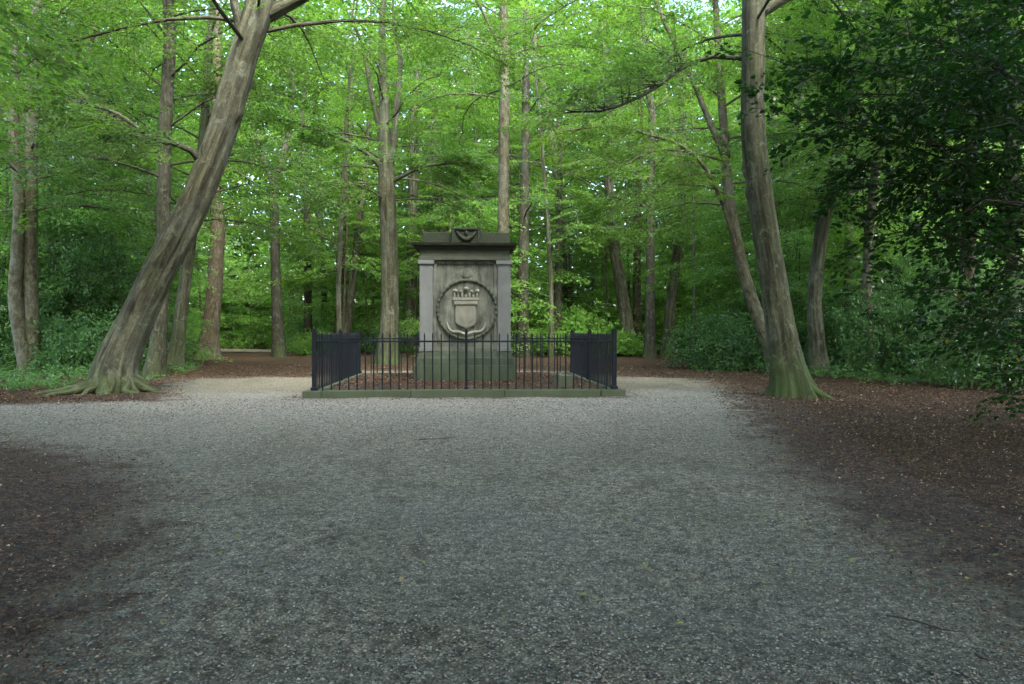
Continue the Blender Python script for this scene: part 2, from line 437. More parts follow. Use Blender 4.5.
# far path, left, in the bright gap between the trunks
fp = [G(222, 352.5), G(305, 353), G(300, 349.5), G(236, 349.3), G(180, 350.2)]
SD2 = poly_sd([p_ * np.array([1, 1, 0]) for p_ in fp], XX, YY)
g2x = np.linspace(-32, -12, 60); g2y = np.linspace(40, 60, 60)
X2, Y2 = np.meshgrid(g2x, g2y); S2 = poly_sd(fp, X2, Y2)
q2 = quads_grid(60, 60); k2 = (S2.ravel() > -0.6)[q2].all(1)
mb = MB(); v2_ = np.stack([X2.ravel(), Y2.ravel(), hfun(X2, Y2).ravel() + 0.05], 1)
if k2.any():
    mb.add(v2_, q2[k2], np.stack([S2.ravel() + 1] + [S2.ravel() * 0] * 2, 1))
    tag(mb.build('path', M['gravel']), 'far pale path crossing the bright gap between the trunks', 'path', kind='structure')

# ------------------------------------------------------------------ leaves
def unit(a): return a / (np.linalg.norm(a, axis=-1, keepdims=True) + 1e-9)
def leaf_quads(mb, C, D, Nn, L, W, v, fold=0.12):
    """C centres, D direction, Nn normals; kite shaped leaves"""
    S = unit(np.cross(D, Nn)); D = unit(D); Nn = np.cross(S, D)
    L = np.broadcast_to(L, (len(C),))[:, None]; W = np.broadcast_to(W, (len(C),))[:, None]
    a = C - D * L * 0.5
    b_ = C + S * W * 0.5 + Nn * W * fold - D * L * 0.05
    c_ = C + D * L * 0.5 - Nn * L * 0.08
    d_ = C - S * W * 0.5 + Nn * W * fold - D * L * 0.05
    vv = np.stack([a, b_, c_, d_], 1).reshape(-1, 3)
    f = np.arange(len(C) * 4).reshape(-1, 4)
    at = np.zeros((len(C), 4, 3)); at[:, :, 0] = v[:, None]; at[:, :, 1] = rng.random(len(C))[:, None]
    mb.add(vv, f, at.reshape(-1, 3))
def leaf_hex(mb, C, D, Nn, L, W, v, fold=0.15):
    """rounder six sided leaf in two halves, for leaves near the camera"""
    S = unit(np.cross(D, Nn)); D = unit(D); Nn = np.cross(S, D)
    L = np.broadcast_to(L, (len(C),))[:, None]; W = np.broadcast_to(W, (len(C),))[:, None]
    pts = [C - D * L * .5, C + S * W * .5 - D * L * .18 + Nn * W * fold, C + S * W * .42 + D * L * .2 + Nn * W * fold, C + D * L * .5 - Nn * L * .12,
           C - S * W * .42 + D * L * .2 + Nn * W * fold, C - S * W * .5 - D * L * .18 + Nn * W * fold]
    vv = np.stack(pts, 1).reshape(-1, 3)
    k = np.arange(len(C))[:, None] * 6
    f = np.concatenate([k + np.array([[0, 1, 2, 3]]), k + np.array([[0, 3, 4, 5]])])
    at = np.zeros((len(C), 6, 3)); at[:, :, 0] = v[:, None]; at[:, :, 1] = rng.random(len(C))[:, None]
    mb.add(vv, f, at.reshape(-1, 3))
def sprays(mb, O, A, Ls, Wd, nl, leaf, asp=0.6, droop=0.22, tilt=0.35, hexa=False, rows=9):
    """O origins, A outward direction, Ls length, Wd half width, nl leaves each"""
    n = len(O)
    up = np.array([0, 0, 1.0]) + rng.normal(0, 0.16, (n, 3)); up = unit(up)
    A = unit(A); S = unit(np.cross(A, up)); up = np.cross(S, A)
    s = (np.floor(rng.random((n, nl)) * rows) + rng.normal(0.5, 0.08, (n, nl))) / rows
    side = np.sign(rng.random((n, nl)) - 0.5)
    tl = Wd[:, None] * (1.05 - s) ** 0.7 * (0.55 + 0.45 * np.sin(s * 2.6 + 0.4)) * (0.7 + 0.6 * rng.random((n, 1)))
    t = rng.random((n, nl)) ** 0.8
    u = s * Ls[:, None] + t * tl * 0.55
    w = side * t * tl
    z = -droop * (u ** 2 / Ls[:, None] + np.abs(w) * 0.5) + rng.normal(0, 0.02, (n, nl))
    C = O[:, None] + A[:, None] * u[..., None] + S[:, None] * w[..., None] + up[:, None] * z[..., None]
    C = C + rng.normal(0, 0.025, C.shape)
    D = A[:, None] * (0.6 + 0.4 * rng.random((n, nl, 1))) + S[:, None] * (side * (0.3 + 0.8 * rng.random((n, nl))))[..., None] + rng.normal(0, 0.2, C.shape)
    D[..., 2] -= 0.2
    Nn = up[:, None] + rng.normal(0, tilt, C.shape)
    v = np.clip(rng.random((n, 1)) * 0.6 + rng.random((n, nl)) * 0.4, 0, 1)
    lf = leaf * (0.7 + 0.6 * rng.random(n * nl))
    fn = leaf_hex if hexa else leaf_quads
    fn(mb, C.reshape(-1, 3), D.reshape(-1, 3), Nn.reshape(-1, 3), lf, lf * asp, v.ravel())

# ------------------------------------------------------------------ tubes
def smooth_line(pts, rad, step):
    pts = np.asarray(pts, float); rad = np.asarray(rad, float)
    n = len(pts)
    out = []; ro = []
    for i in range(n - 1):
        p0 = pts[max(i - 1, 0)]; p1 = pts[i]; p2 = pts[i + 1]; p3 = pts[min(i + 2, n - 1)]
        k = max(1, int(np.linalg.norm(p2 - p1) / step))
        for j in range(k):
            t = j / k
            out.append(0.5 * ((2 * p1) + (-p0 + p2) * t + (2 * p0 - 5 * p1 + 4 * p2 - p3) * t * t + (-p0 + 3 * p1 - 3 * p2 + p3) * t ** 3))
            ro.append(rad[i] * (1 - t) + rad[i + 1] * t)
    out.append(pts[-1]); ro.append(rad[-1])
    return np.array(out), np.array(ro)
def tube(mb, pts, rad, seg=8, step=0.5, flute=0.0, flare=0.0, fh=0.7, lobes=6, ph=0.0, knots=0, ellip=0.0):
    p, r_ = smooth_line(pts, rad, step)
    n = len(p)
    T = unit(np.gradient(p, axis=0)) if n > 1 else np.array([[0, 0, 1.0]])
    ref = np.array([1.0, 0, 0]) if abs(T[0][0]) < 0.9 else np.array([0, 0, 1.0])
    U = np.zeros((n, 3)); u = ref
    for i in range(n):
        u = u - T[i] * np.dot(u, T[i]); u = u / (np.linalg.norm(u) + 1e-9); U[i] = u
    W = np.cross(T, U)
    ln = np.concatenate([[0], np.cumsum(np.linalg.norm(np.diff(p, axis=0), axis=1))])
    th = np.linspace(0, 2 * np.pi, seg, endpoint=False)[None, :]
    L_ = ln[:, None]
    k = 1 + flute * (np.sin(3 * th + ph + 0.5 * L_) * 0.5 + np.sin(5 * th + 2 * ph - 0.35 * L_ + 1.2 * np.sin(L_ * 0.8)) * 0.35 + np.sin(8 * th + ph * 3 + 0.4 * L_) * 0.25
                     + 0.5 * np.sin(L_ * 1.9 + ph + 2 * np.sin(th + ph)) * np.sin(2 * th + L_))
    k = k + ellip * np.cos(2 * th + ph)
    if flare:
        fl = np.exp(-L_ / fh)
        k = k + flare * fl * (0.55 + 0.75 * np.maximum(0, np.sin(lobes * th + ph)) ** 1.3 + 0.35 * np.sin((lobes - 2) * th + ph * 2))
    kr = np.random.default_rng(int(ph * 1000) % 9999)
    for _ in range(knots):
        l0 = kr.random() * ln[-1] * 0.8 + 0.6; t0 = kr.random() * 6.28
        dth = np.angle(np.exp(1j * (th - t0)))
        k = k + 0.16 * kr.choice([1, 1, -0.8]) * np.exp(-((L_ - l0) / 0.14) ** 2 - (dth / 0.4) ** 2)
    rr = r_[:, None] * k
    v = p[:, None] + U[:, None] * (rr * np.cos(th))[..., None] + W[:, None] * (rr * np.sin(th))[..., None]
    i = np.arange(n - 1)[:, None] * seg; j = np.arange(seg)[None, :]; j2 = (j + 1) % seg
    f = np.stack([i + j, i + j2, i + seg + j2, i + seg + j], 2).reshape(-1, 4)
    R0 = r_.max() if n else 1
    at = np.stack([np.cos(th) * r_[:, None] + ph, np.sin(th) * r_[:, None] + np.zeros_like(L_), L_ + 0 * th], 2)
    mb.add(v.reshape(-1, 3), f, at.reshape(-1, 3))
    # cap
    c0 = len(v.reshape(-1, 3))
    mb.add(np.vstack([v[-1], p[-1] + T[-1] * r_[-1] * 0.5]), np.array([[a, (a + 1) % seg, seg] for a in range(seg)]), np.zeros((seg + 1, 3)))
    return p, r_
def at_len(p, t):
    n = len(p) - 1; x = np.clip(t, 0, 1) * n; i = int(min(x, n - 1)); f = x - i
    return p[i] * (1 - f) + p[i + 1] * f

LOW = True
GAP = True      # the canopy stands open over the strip of path before the railing
def limbs_and_sprays(tmb, lmb, p, r_, z0, n_limb, Lmax, n_spray, nl, leaf, R_=None, low=1.0, hexa=False, twigs=True, sl_=(0.9, 1.6), az_bias=None, top_t=1.0):
    g = R_ or np.random.default_rng(int(abs(p[0][0]) * 997 + abs(p[0][1]) * 91) % 99991)
    zs = p[:, 2]; H = zs[-1]
    O = []; A = []; LL = []
    per = max(1, n_spray // n_limb)
    az = g.random() * 6.28
    for k in range(n_limb):
        f = (k + 0.5 * g.random()) / n_limb
        z = z0 + (H - z0) * f ** (1.3 if LOW else 1.1)
        i = int(np.argmin(np.abs(zs - z))); o = p[i]
        az += 2.4 + g.normal(0, 0.4)
        a = az if az_bias is None else az_bias[0] + (az - az_bias[0] + math.pi) % (2 * math.pi) * 1.0 - math.pi
        if az_bias is not None: a = az_bias[0] + (((az - az_bias[0] + math.pi) % (2 * math.pi)) - math.pi) * az_bias[1]
        ln = Lmax * (0.45 + 0.55 * math.sin(math.pi * min(1, 0.25 + f * 0.72))) * (0.7 + 0.5 * g.random())
        el = R(12 + 38 * f + g.normal(0, 8))
        q = [o.copy()]; d = np.array([math.cos(a) * math.cos(el), math.sin(a) * math.cos(el), math.sin(el)])
        for s_ in range(6):
            q.append(q[-1] + d * ln / 6)
            d = unit(d + np.array([g.normal(0, .13), g.normal(0, .13), -0.10 - 0.03 * s_ * (1.3 - f)]))
        q = np.array(q); r0 = min(r_[i] * 0.33, 0.010 + ln * 0.007)
        tube(tmb, q, np.linspace(r0, 0.008, 7), 5, 1.2, ph=g.random() * 6)
        for s_ in range(per):
            t = 0.22 + 0.78 * (s_ + g.random()) / per
            b_ = at_len(q, t); dd = unit(at_len(q, min(1, t + .05)) - at_len(q, t - .05))
            sgn = 1 if g.random() < .5 else -1
            rot = sgn * g.uniform(0.3, 1.2)
            cs, sn = math.cos(rot), math.sin(rot)
            dh = np.array([dd[0] * cs - dd[1] * sn, dd[0] * sn + dd[1] * cs, dd[2] * 0.3 + g.normal(0, .12)])
            if GAP and b_[2] > 8.4 and abs(b_[0]) < 7 and 6.5 < b_[1] < 15.5: continue
            off = g.random() ** 1.3 * (ln * 0.28) * (1.1 - t * 0.6)
            b2 = b_ + unit(dh) * off + np.array([0, 0, g.normal(0, 0.12)])
            if twigs and off > 0.3:
                tube(tmb, [b_, (b_ + b2) / 2 + np.array([0, 0, .06]), b2], [0.012, 0.009, 0.005], 3, 2)
            O.append(b2); A.append(dh); LL.append(g.uniform(*sl_))
            if twigs:
                dn = unit(dh); L2 = LL[-1]
                tube(tmb, [b2, b2 + dn * L2 * .5 - np.array([0, 0, .05 * L2]), b2 + dn * L2 - np.array([0, 0, .2 * L2])], [0.006, 0.005, 0.003], 3, 5)
    O = np.array(O); A = np.array(A); LL = np.array(LL)
    sprays(lmb, O, A, LL, LL * 0.55, nl, leaf, hexa=hexa)

def make_tree(name, label, cat, line, d, bark, leafm='beech_leaf', z0=4.0, top=20.0, n_limb=22, Lmax=4.5, n_spray=300, nl=90, leaf=0.085,
              flare=0.6, flute=0.05, forks=(), boughs=(), roots=(), seg=20, step=0.25, knots=3, group=None, ph=None, fh=0.6, lobes=5, az_bias=None, hexa=False, ellip=0.03):
    """line: [(px, py, radius px)] bottom to top at forward depth d (metres)"""
    base = P(line[0][0], line[0][1], d); base[2] = hfun(base[0], base[1])
    t = empty(name, base); tag(t, label, cat, group)
    pts = [P(x, y, d) for x, y, r_ in line]; pts[0][2] = base[2] - 0.12
    rad = [r_ / FPX * d for x, y, r_ in line]
    # carry on above the frame
    if pts[-1][2] < top:
        dv = unit(pts[-1] - pts[-2]); dv = unit(dv + np.array([0, 0, 0.8])); n = 5; L = top - pts[-1][2]; r0 = rad[-1]
        q = pts[-1]
        for k in range(n):
            q = q + dv * L / n / max(dv[2], .4) + np.array([rng.normal(0, .15), rng.normal(0, .15), 0]); pts.append(q); rad.append(r0 * (1 - 0.8 * (k + 1) / n))
            dv = unit(dv + np.array([0, 0, 0.3]))
    ph = ph if ph is not None else (line[0][0] * 0.37) % 6.28
    tm = MB(); lm = MB()
    p, r_ = tube(tm, pts, rad, seg, step, flute, flare, fh, lobes, ph, knots, ellip)
    for rt in roots:
        q = [np.array([base[0] + x, base[1] + y, base[2] + z]) for x, y, z, _ in rt]
        tube(tm, q, [w for *_, w in rt], 9, 0.12, 0.12, ph=ph)
    bs = []
    for fk in forks:     # a fork is as thick as a stem: part of the trunk
        q = [P(x, y, d + dd) for x, y, dd, _ in fk]; rr = [w / FPX * d for *_, w in fk]
        dv = unit(unit(q[-1] - q[-2]) + np.array([0, 0, .5]))
        if q[-1][2] < top * .8:
            L = top * .85 - q[-1][2]
            for k in range(3): q.append(q[-1] + dv * L / 3 + np.array([rng.normal(0, .2), rng.normal(0, .2), 0])); rr.append(rr[len(fk) - 1] * (1 - .3 * (k + 1)))
        tube(tm, q, rr, 12, 0.3, flute, ph=ph + 1)
    limbs_and_sprays(tm, lm, p, r_, z0, n_limb, Lmax, n_spray, nl, leaf, az_bias=az_bias, hexa=hexa)
    o = tm.build('trunk', M[bark], t, origin=base)
    lo = lm
    for bg in boughs:
        q = np.array([P(x, y, d + dd) for x, y, dd, _ in bg]); bm_ = MB()
        rr = [w / FPX * d for *_, w in bg]
        pb, rb = tube(bm_, q, rr, 8, 0.25, 0.05, ph=ph)
        g = np.random.default_rng(int(bg[0][0]))
        O = []; A = []
        for k in range(48):
            tt = 0.22 + 0.78 * g.random(); b_ = at_len(pb, tt); dd_ = unit(at_len(pb, min(1, tt + .05)) - at_len(pb, tt - .05))
            rot = g.choice([-1, 1]) * g.uniform(.2, 1.3); cs, sn = math.cos(rot), math.sin(rot)
            dh = unit(np.array([dd_[0] * cs - dd_[1] * sn, dd_[0] * sn + dd_[1] * cs, g.normal(.05, .15)]))
            b2 = b_ + dh * g.uniform(.1, 1.0); tube(bm_, [b_, (b_ + b2) / 2, b2 + dh * .8], [.014, .009, .004], 4, 1)
            O.append(b2); A.append(dh)
        sprays(lo, np.array(O), np.array(A), g.uniform(.7, 1.3, len(O)), g.uniform(.35, .6, len(O)), nl, leaf, hexa=hexa)
        bm_.build('bough', M[bark], t, origin=base)
    lo.build('crown', M[leafm], t, smooth=False, origin=base)
    return t

# ------------------------------------------------------------------ the monument
MX, MY = -0.04, 17.2
SC = 43.35
mon = empty('monument', (MX, MY, 0.17))
tag(mon, 'weathered sandstone pedestal monument with carved shield medallion inside the iron railing', 'monument')
def mx(px): return (px - 464.9) / SC
def mz(py): return EYE + (332 - py) / SC - 0.17
def mbox(name, mat, px0, px1, py0, py1, yf, yb=None, par=None, **k):
    yb = -yf if yb is None else yb
    return box_obj(name, M[mat], par or mon, mx(px0), mx(px1), yf, yb, mz(py1), mz(py0), **k)
FR = -0.80
mbox('plinth', 'mossy_stone', 413.8, 516.4, 365.2, 383, FR, bev=0.02)
mbox('plinth_course', 'mossy_stone', 415.6, 514.4, 357.8, 365.2, FR + .05, bev=0.012)
bm = bmesh.new(); bm_box(bm, mx(419.3), mx(510.7), FR + .13, -FR - .13, mz(357.8), mz(351.5), 0, top=None)
for v_ in bm.verts:
    if v_.co.z < mz(355): v_.co.x *= 1.045; v_.co.y *= 1.06
obj_bm('base_moulding', bm, M['mossy_stone'], mon)
body = mbox('body', 'sandstone', 421.5, 508.5, 260, 351.5, FR + .20)
for (a, b_) in ((419.3, 432.4), (497.5, 510.7)):
    for yf in (FR + .13, ):
        pil = mbox('pilaster', 'pale_stone', a, b_, 264, 351.5, yf, -yf, bev=0.012)
        mbox('capital', 'pale_stone', a - 1.6, b_ + 1.6, 260, 264, yf - .035, -yf + .035, par=pil, bev=0.012)
        mbox('pilaster_base', 'pale_stone', a - 1.0, b_ + 1.0, 347.5, 351.4, yf - .02, -yf + .02, par=pil, bev=0.01)
# frame strips round the recessed panel
fr = bmesh.new()
bm_box(fr, mx(432.6), mx(436.2), FR + .165, FR + .198, mz(351.4), mz(263), .008)
bm_box(fr, mx(493.8), mx(497.3), FR + .165, FR + .198, mz(351.4), mz(263), .008)
bm_box(fr, mx(436.3), mx(493.7), FR + .167, FR + .198, mz(351.3), mz(347.5), .008)
bm_box(fr, mx(436.3), mx(493.7), FR + .167, FR + .198, mz(263.6), mz(261), .006)
obj_bm('panel_frame', fr, M['sandstone'], mon)
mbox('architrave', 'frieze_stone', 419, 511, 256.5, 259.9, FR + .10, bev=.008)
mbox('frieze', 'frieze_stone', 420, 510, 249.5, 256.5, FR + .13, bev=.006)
bm = bmesh.new()
prof = [(0.0, 249.6, .12), (0.03, 249.4, .10), (0.05, 247.5, .07), (0.12, 245.6, .02), (0.13, 245.4, 0), (0.15, 243.0, 0)]
hw = mx(511) ; hd = 0.67
rings = []
for ex, py, _ in prof:
    rings.append([bm.verts.new((sx * (hw + ex), sy * (hd + ex), mz(py))) for sx, sy in ((-1, -1), (1, -1), (1, 1), (-1, 1))])
for a, b_ in zip(rings, rings[1:]):
    for i in range(4): bm.faces.new((a[i], a[(i + 1) % 4], b_[(i + 1) % 4], b_[i]))
bm.faces.new(rings[-1]); bm.faces.new(rings[0][::-1])
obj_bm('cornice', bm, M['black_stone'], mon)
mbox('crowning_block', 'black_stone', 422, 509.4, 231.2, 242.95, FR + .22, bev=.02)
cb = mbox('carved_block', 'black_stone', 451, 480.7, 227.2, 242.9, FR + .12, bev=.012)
# carved garland in the block: raised rim, swag and knot
yb0 = FR + .12
g_ = bmesh.new()
bm_box(g_, mx(451.6), mx(480.2), yb0 - .035, yb0 + .01, mz(229.4), mz(227.6), .006)
bm_box(g_, mx(451.6), mx(454.2), yb0 - .035, yb0 + .01, mz(242.6), mz(229.6), .006)
bm_box(g_, mx(477.4), mx(480.2), yb0 - .035, yb0 + .01, mz(242.6), mz(229.6), .006)
obj_bm('block_rim', g_, M['black_stone'], cb)
t_ = MB()
sw = [(456, 231), (459, 235), (463, 238), (466, 239), (469, 238), (473, 235), (476, 231)]
tube(t_, [np.array([mx(a), yb0 - .015, mz(b_)]) for a, b_ in sw], [.02, .035, .05, .058, .05, .035, .02], 10, .03, .12)
tube(t_, [np.array([mx(466), yb0 - .02, mz(a)]) for a in (234.5, 232, 230.5)], [.03, .045, .02], 10, .03, .1)
t_.build('garland', M['black_stone'], cb)
# medallion
yp = FR + .20
cxm, czm, rm = mx(466.6), mz(309.5), 29.5 / SC
disc = bmesh.new()
seg = 72
r0 = [disc.verts.new((cxm + (rm - .02) * math.cos(2 * math.pi * i / seg), yp - .02, czm + (rm - .02) * math.sin(2 * math.pi * i / seg))) for i in range(seg)]
r1 = [disc.verts.new((v_.co.x, yp + .01, v_.co.z)) for v_ in r0]
disc.faces.new(r0); disc.faces.new(r1[::-1])
for i in range(seg): disc.faces.new((r0[i], r0[(i + 1) % seg], r1[(i + 1) % seg], r1[i]))
obj_bm('medallion', disc, M['sandstone'], mon)
t_ = MB()
th = np.linspace(0, 2 * np.pi, 289)
ringp = np.stack([cxm + rm * np.cos(th), np.full_like(th, yp - .04), czm + rm * np.sin(th)], 1)
tube(t_, ringp, .034 * (1 + .22 * np.sin(th * 36)), 10, 1, .05)
t_.build('wreath_ring', M['frieze_stone'], mon)
coat = empty('coat_of_arms', (0, 0, 0)); coat.parent = mon
def prism(bm, pts, y0, y1, bev=0.0):
    a = [bm.verts.new((x, y0, z)) for x, z in pts]; b_ = [bm.verts.new((x, y1, z)) for x, z in pts]
    fs = [bm.faces.new(a), bm.faces.new(b_[::-1])]
    for i in range(len(pts)): fs.append(bm.faces.new((a[i], b_[i], b_[(i + 1) % len(pts)], a[(i + 1) % len(pts)])))
    if bev:
        es = [e for e in fs[0].edges]
        bmesh.ops.bevel(bm, geom=es, offset=bev, segments=2, affect='EDGES')
bm = bmesh.new()
prism(bm, [(mx(a), mz(b_)) for a, b_ in ((455, 305), (476, 305), (476, 322), (474, 325.5), (466, 328.5), (458, 325.5), (455, 322))][::-1], yp - .09, yp - .018, .02)
sh = obj_bm('shield', bm, M['relief_stone'], coat)
bm = bmesh.new()
prism(bm, [(mx(a), mz(b_)) for a, b_ in ((459, 310), (462.5, 308.5), (464, 318), (461, 322))][::-1], yp - .11, yp - .085, .008)
prism(bm, [(mx(a), mz(b_)) for a, b_ in ((468, 309), (472.5, 309), (472, 320), (468, 323))][::-1], yp - .11, yp - .085, .008)
obj_bm('charge', bm, M['relief_stone'], sh)
bm = bmesh.new()
bm_box(bm, mx(453.5), mx(477.5), yp - .11, yp - .018, mz(304.6), mz(300.6), .012)
bm_box(bm, mx(452.6), mx(478.4), yp - .12, yp - .018, mz(300.2), mz(297.2), .012)
for k in range(7):
    x = 454.2 + k * 3.75
    bm_box(bm, mx(x - .9), mx(x + .9), yp - .13, yp - .018, mz(297.0), mz(294.6 if k % 2 else 292.6), .008)
for x, z, w in ((455, 290.6, 2.6), (466, 288.4, 2.6), (477, 290.6, 2.6), (460.5, 291.0, 1.8), (471.5, 291.0, 1.8)):
    bmesh.ops.create_icosphere(bm, subdivisions=2, radius=w / SC, matrix=Matrix.Translation((mx(x), yp - .065, mz(z))) @ Matrix.Diagonal((1, .8, .75, 1)))
obj_bm('crown', bm, M['relief_stone'], coat)
t_ = MB()
rb = [(446.5, 322), (448, 328), (452, 331.5), (459, 332), (466, 334.5), (473, 332), (480, 331.5), (484, 328), (485.5, 322)]
tube(t_, [np.array([mx(a), yp - .03, mz(b_)]) for a, b_ in rb], [.015, .03, .034, .03, .04, .03, .034, .03, .015], 8, .04, .15)
t_.build('ribbon', M['relief_stone'], coat)
bm = bmesh.new()
bmesh.ops.create_icosphere(bm, subdivisions=3, radius=1, matrix=Matrix.Translation((mx(466), yp - .0, mz(273))) @ Matrix.Diagonal((7 / SC, .018, 5 / SC, 1)))
obj_bm('rosette', bm, M['sandstone'], mon, smooth=True)

# ------------------------------------------------------------------ railing and kerb
FX0, FX1, FY0, FY1 = -3.01, 2.98, 14.25, 20.1
KZ = 0.15
fence = empty('iron_railing', ((FX0 + FX1) / 2, (FY0 + FY1) / 2, 0))
tag(fence, 'blue-black wrought iron railing of pointed bars round the monument', 'railing')
fo = np.array(fence.location)
def bar_mb(mb, x, y, z0, z1, w=.0125):
    x -= fo[0]; y -= fo[1]
    pts = [(z0, w), (z1 - .09, w), (z1 - .085, w * 1.35), (z1 - .07, w * 1.0), (z1 - .045, w * 1.15), (z1, 0.002)]
    v = np.array([[x + r_ * a, y + r_ * b_, z] for z, r_ in pts for a, b_ in ((-1, -1), (1, -1), (1, 1), (-1, 1))])
    f = [[4 * i + j, 4 * i + (j + 1) % 4, 4 * i + 4 + (j + 1) % 4, 4 * i + 4 + j] for i in range(len(pts) - 1) for j in range(4)]
    f.append([20, 21, 22, 23]); mb.add(v, f)
NB = 36
def off(): return random.gauss(0, .003)
for i in range(1, NB):
    if i == NB // 2: continue
    x = FX0 + (FX1 - FX0) * i / NB
    mb = MB(); bar_mb(mb, x + off(), FY0, KZ - .02, 1.285 + off()); mb.build('bar', M['iron'], fence, smooth=False, attr=None)
nS = 34
for xs in (FX0, FX1):
    for i in range(1, nS):
        if i == nS // 2: continue
        y = FY0 + (FY1 - FY0) * i / nS
        mb = MB(); bar_mb(mb, xs, y, KZ - .02, 1.285 + off()); mb.build('bar', M['iron'], fence, smooth=False, attr=None)
mb = MB()
for i in range(1, NB):
    if i != NB // 2: bar_mb(mb, FX0 + (FX1 - FX0) * i / NB, FY1, KZ - .02, 1.285)
tag(mb.build('rear_bars', M['iron'], fence, smooth=False, attr=None), kind='stuff')
for (x, y) in ((FX0, FY0), (FX1, FY0), (FX0, FY1), (FX1, FY1), ((FX0 + FX1) / 2, FY0), ((FX0 + FX1) / 2, FY1), (FX0, (FY0 + FY1) / 2), (FX1, (FY0 + FY1) / 2)):
    corner = abs(x - (FX0 + FX1) / 2) > .1
    w = .042 if corner else .026
    bm = bmesh.new(); lx, ly = x - fo[0], y - fo[1]
    bm_box(bm, lx - w, lx + w, ly - w, ly + w, KZ - .02, 1.30, .005)
    bm_box(bm, lx - w * 1.5, lx + w * 1.5, ly - w * 1.5, ly + w * 1.5, KZ - .005, KZ + .06, .008)
    bm_box(bm, lx - w * 1.25, lx + w * 1.25, ly - w * 1.25, ly + w * 1.25, 1.30, 1.325, .005)
    obj_bm('post', bm, M['iron'], fence)
    bm = bmesh.new(); bmesh.ops.create_uvsphere(bm, u_segments=12, v_segments=8, radius=w * .8, matrix=Matrix.Translation((lx, ly, 1.35)))
    po = obj_bm('finial', bm, M['iron'], fence, smooth=True)
def rail(x0, x1, y0, y1, z):
    box_obj('rail', M['iron'], fence, x0 - fo[0], x1 - fo[0], y0 - fo[1], y1 - fo[1], z, z + .035, bev=.004, seg=1)
for yy in (FY0, FY1): rail(FX0 + .045, FX1 - .045, yy - .018, yy + .018, 1.095)
for xx in (FX0, FX1): rail(xx - .018, xx + .018, FY0 + .045, FY1 - .045, 1.095)

kerb = empty('stone_kerb', (fo[0], fo[1], 0))
tag(kerb, 'low mossy stone kerb carrying the iron railing', 'kerb')
KW = .15
def kstone(x0, x1, y0, y1, z1):
    box_obj('kerb_stone', M['kerb'], kerb, x0 - fo[0], x1 - fo[0], y0 - fo[1], y1 - fo[1], -.15, z1, bev=.018)
xs = [FX0 + .16, FX0 + 1.9, FX0 + 3.75, FX1 - .3]
for a, b_, z in zip(xs, xs[1:], (KZ, KZ + .004, KZ - .003)): kstone(a + .004, b_ - .004, FY0 - KW, FY0 + KW, z)
kstone(FX0 - .2, FX0 + .155, FY0 - KW - .02, FY0 + KW, KZ - .008)
kstone(FX1 - .295, FX1 + .2, FY0 - KW - .02, FY0 + KW, KZ - .01)
xs = np.linspace(FX0 - .16, FX1 + .16, 4)
for a, b_ in zip(xs, xs[1:]): kstone(a + .004, b_ - .004, FY1 - KW, FY1 + KW, KZ)
ys = np.linspace(FY0 + KW, FY1 - KW, 4)
for a, b_ in zip(ys, ys[1:]):
    kstone(FX0 - KW, FX0 + KW, a + .004, b_ - .004, KZ - .006); kstone(FX1 - KW, FX1 + KW, a + .004, b_ - .004, KZ - .006)
# loose stone block
bm = bmesh.new(); bm_box(bm, -.16, .16, -.13, .13, -.03, .24, .03, 3)
for v_ in bm.verts: v_.co += Vector((random.gauss(0, .006), random.gauss(0, .006), random.gauss(0, .004)))
bl = obj_bm('stone_block', bm, M['sandstone'])
bl.location = (2.03, 15.0, 0.16); bl.rotation_euler = (R(4), R(5), R(24))
tag(bl, 'small squared stone block lying inside the railing right of the monument', 'stone block')

# ------------------------------------------------------------------ main trees
make_tree('hornbeam_tree', 'thick fluted grey tree leaning right over spreading roots, left of the railing', 'tree',
    [(115, 394, 22), (115, 375, 19), (124, 345, 17), (145, 300, 15.2), (170, 250, 14.6), (196, 200, 13.4), (216, 150, 13), (233, 100, 13), (248, 50, 12.5), (262, 8, 13), (272, -40, 10)],
    15.3, 'grey_bark', z0=7.3, top=17, n_limb=30, Lmax=6.0, n_spray=720, nl=100, leaf=0.085, flare=0.5, flute=0.115, seg=64, step=0.06, knots=12, fh=.38, lobes=7,
    forks=[[(262, 20, 0, 8), (285, 8, .1, 6.5), (312, -6, .2, 5.5), (345, -30, .3, 4)], [(246, 62, 0, 6), (242, 35, -.1, 4.5), (236, 5, -.2, 4), (228, -30, -.2, 3)]],
    boughs=[[(205, 165, 0, 5), (192, 151, -.3, 3.2), (178, 145, -.5, 2.6), (150, 137, -.8, 2.2), (120, 115, -1, 1.7), (85, 104, -1.2, 1.6)]],
    roots=[[(.16 * math.cos(a),   .16 * math.sin(a), .42, .16), (.48 * math.cos(a + .1), .48 * math.sin(a + .1), .17, .12), (l * .62 * math.cos(a + b_), l * .62 * math.sin(a + b_), .05, .06),
            (l * .82 * math.cos(a - b_), l * .82 * math.sin(a - b_), .01, .04), (l * math.cos(a + b_ * .5), l * math.sin(a + b_ * .5), -.05, .02)]
           for a, l, b_ in ((3.3, 1.75, .12), (2.95, 1.3, -.1), (3.75, 1.4, .1), (4.25, 1.0, -.12), (4.85, .9, .14), (5.5, 1.15, -.1), (6.0, 1.35, .08), (.3, 1.0, .1), (1.0, .9, .1), (2.2, 1.1, .1))], az_bias=(0.3, 1))
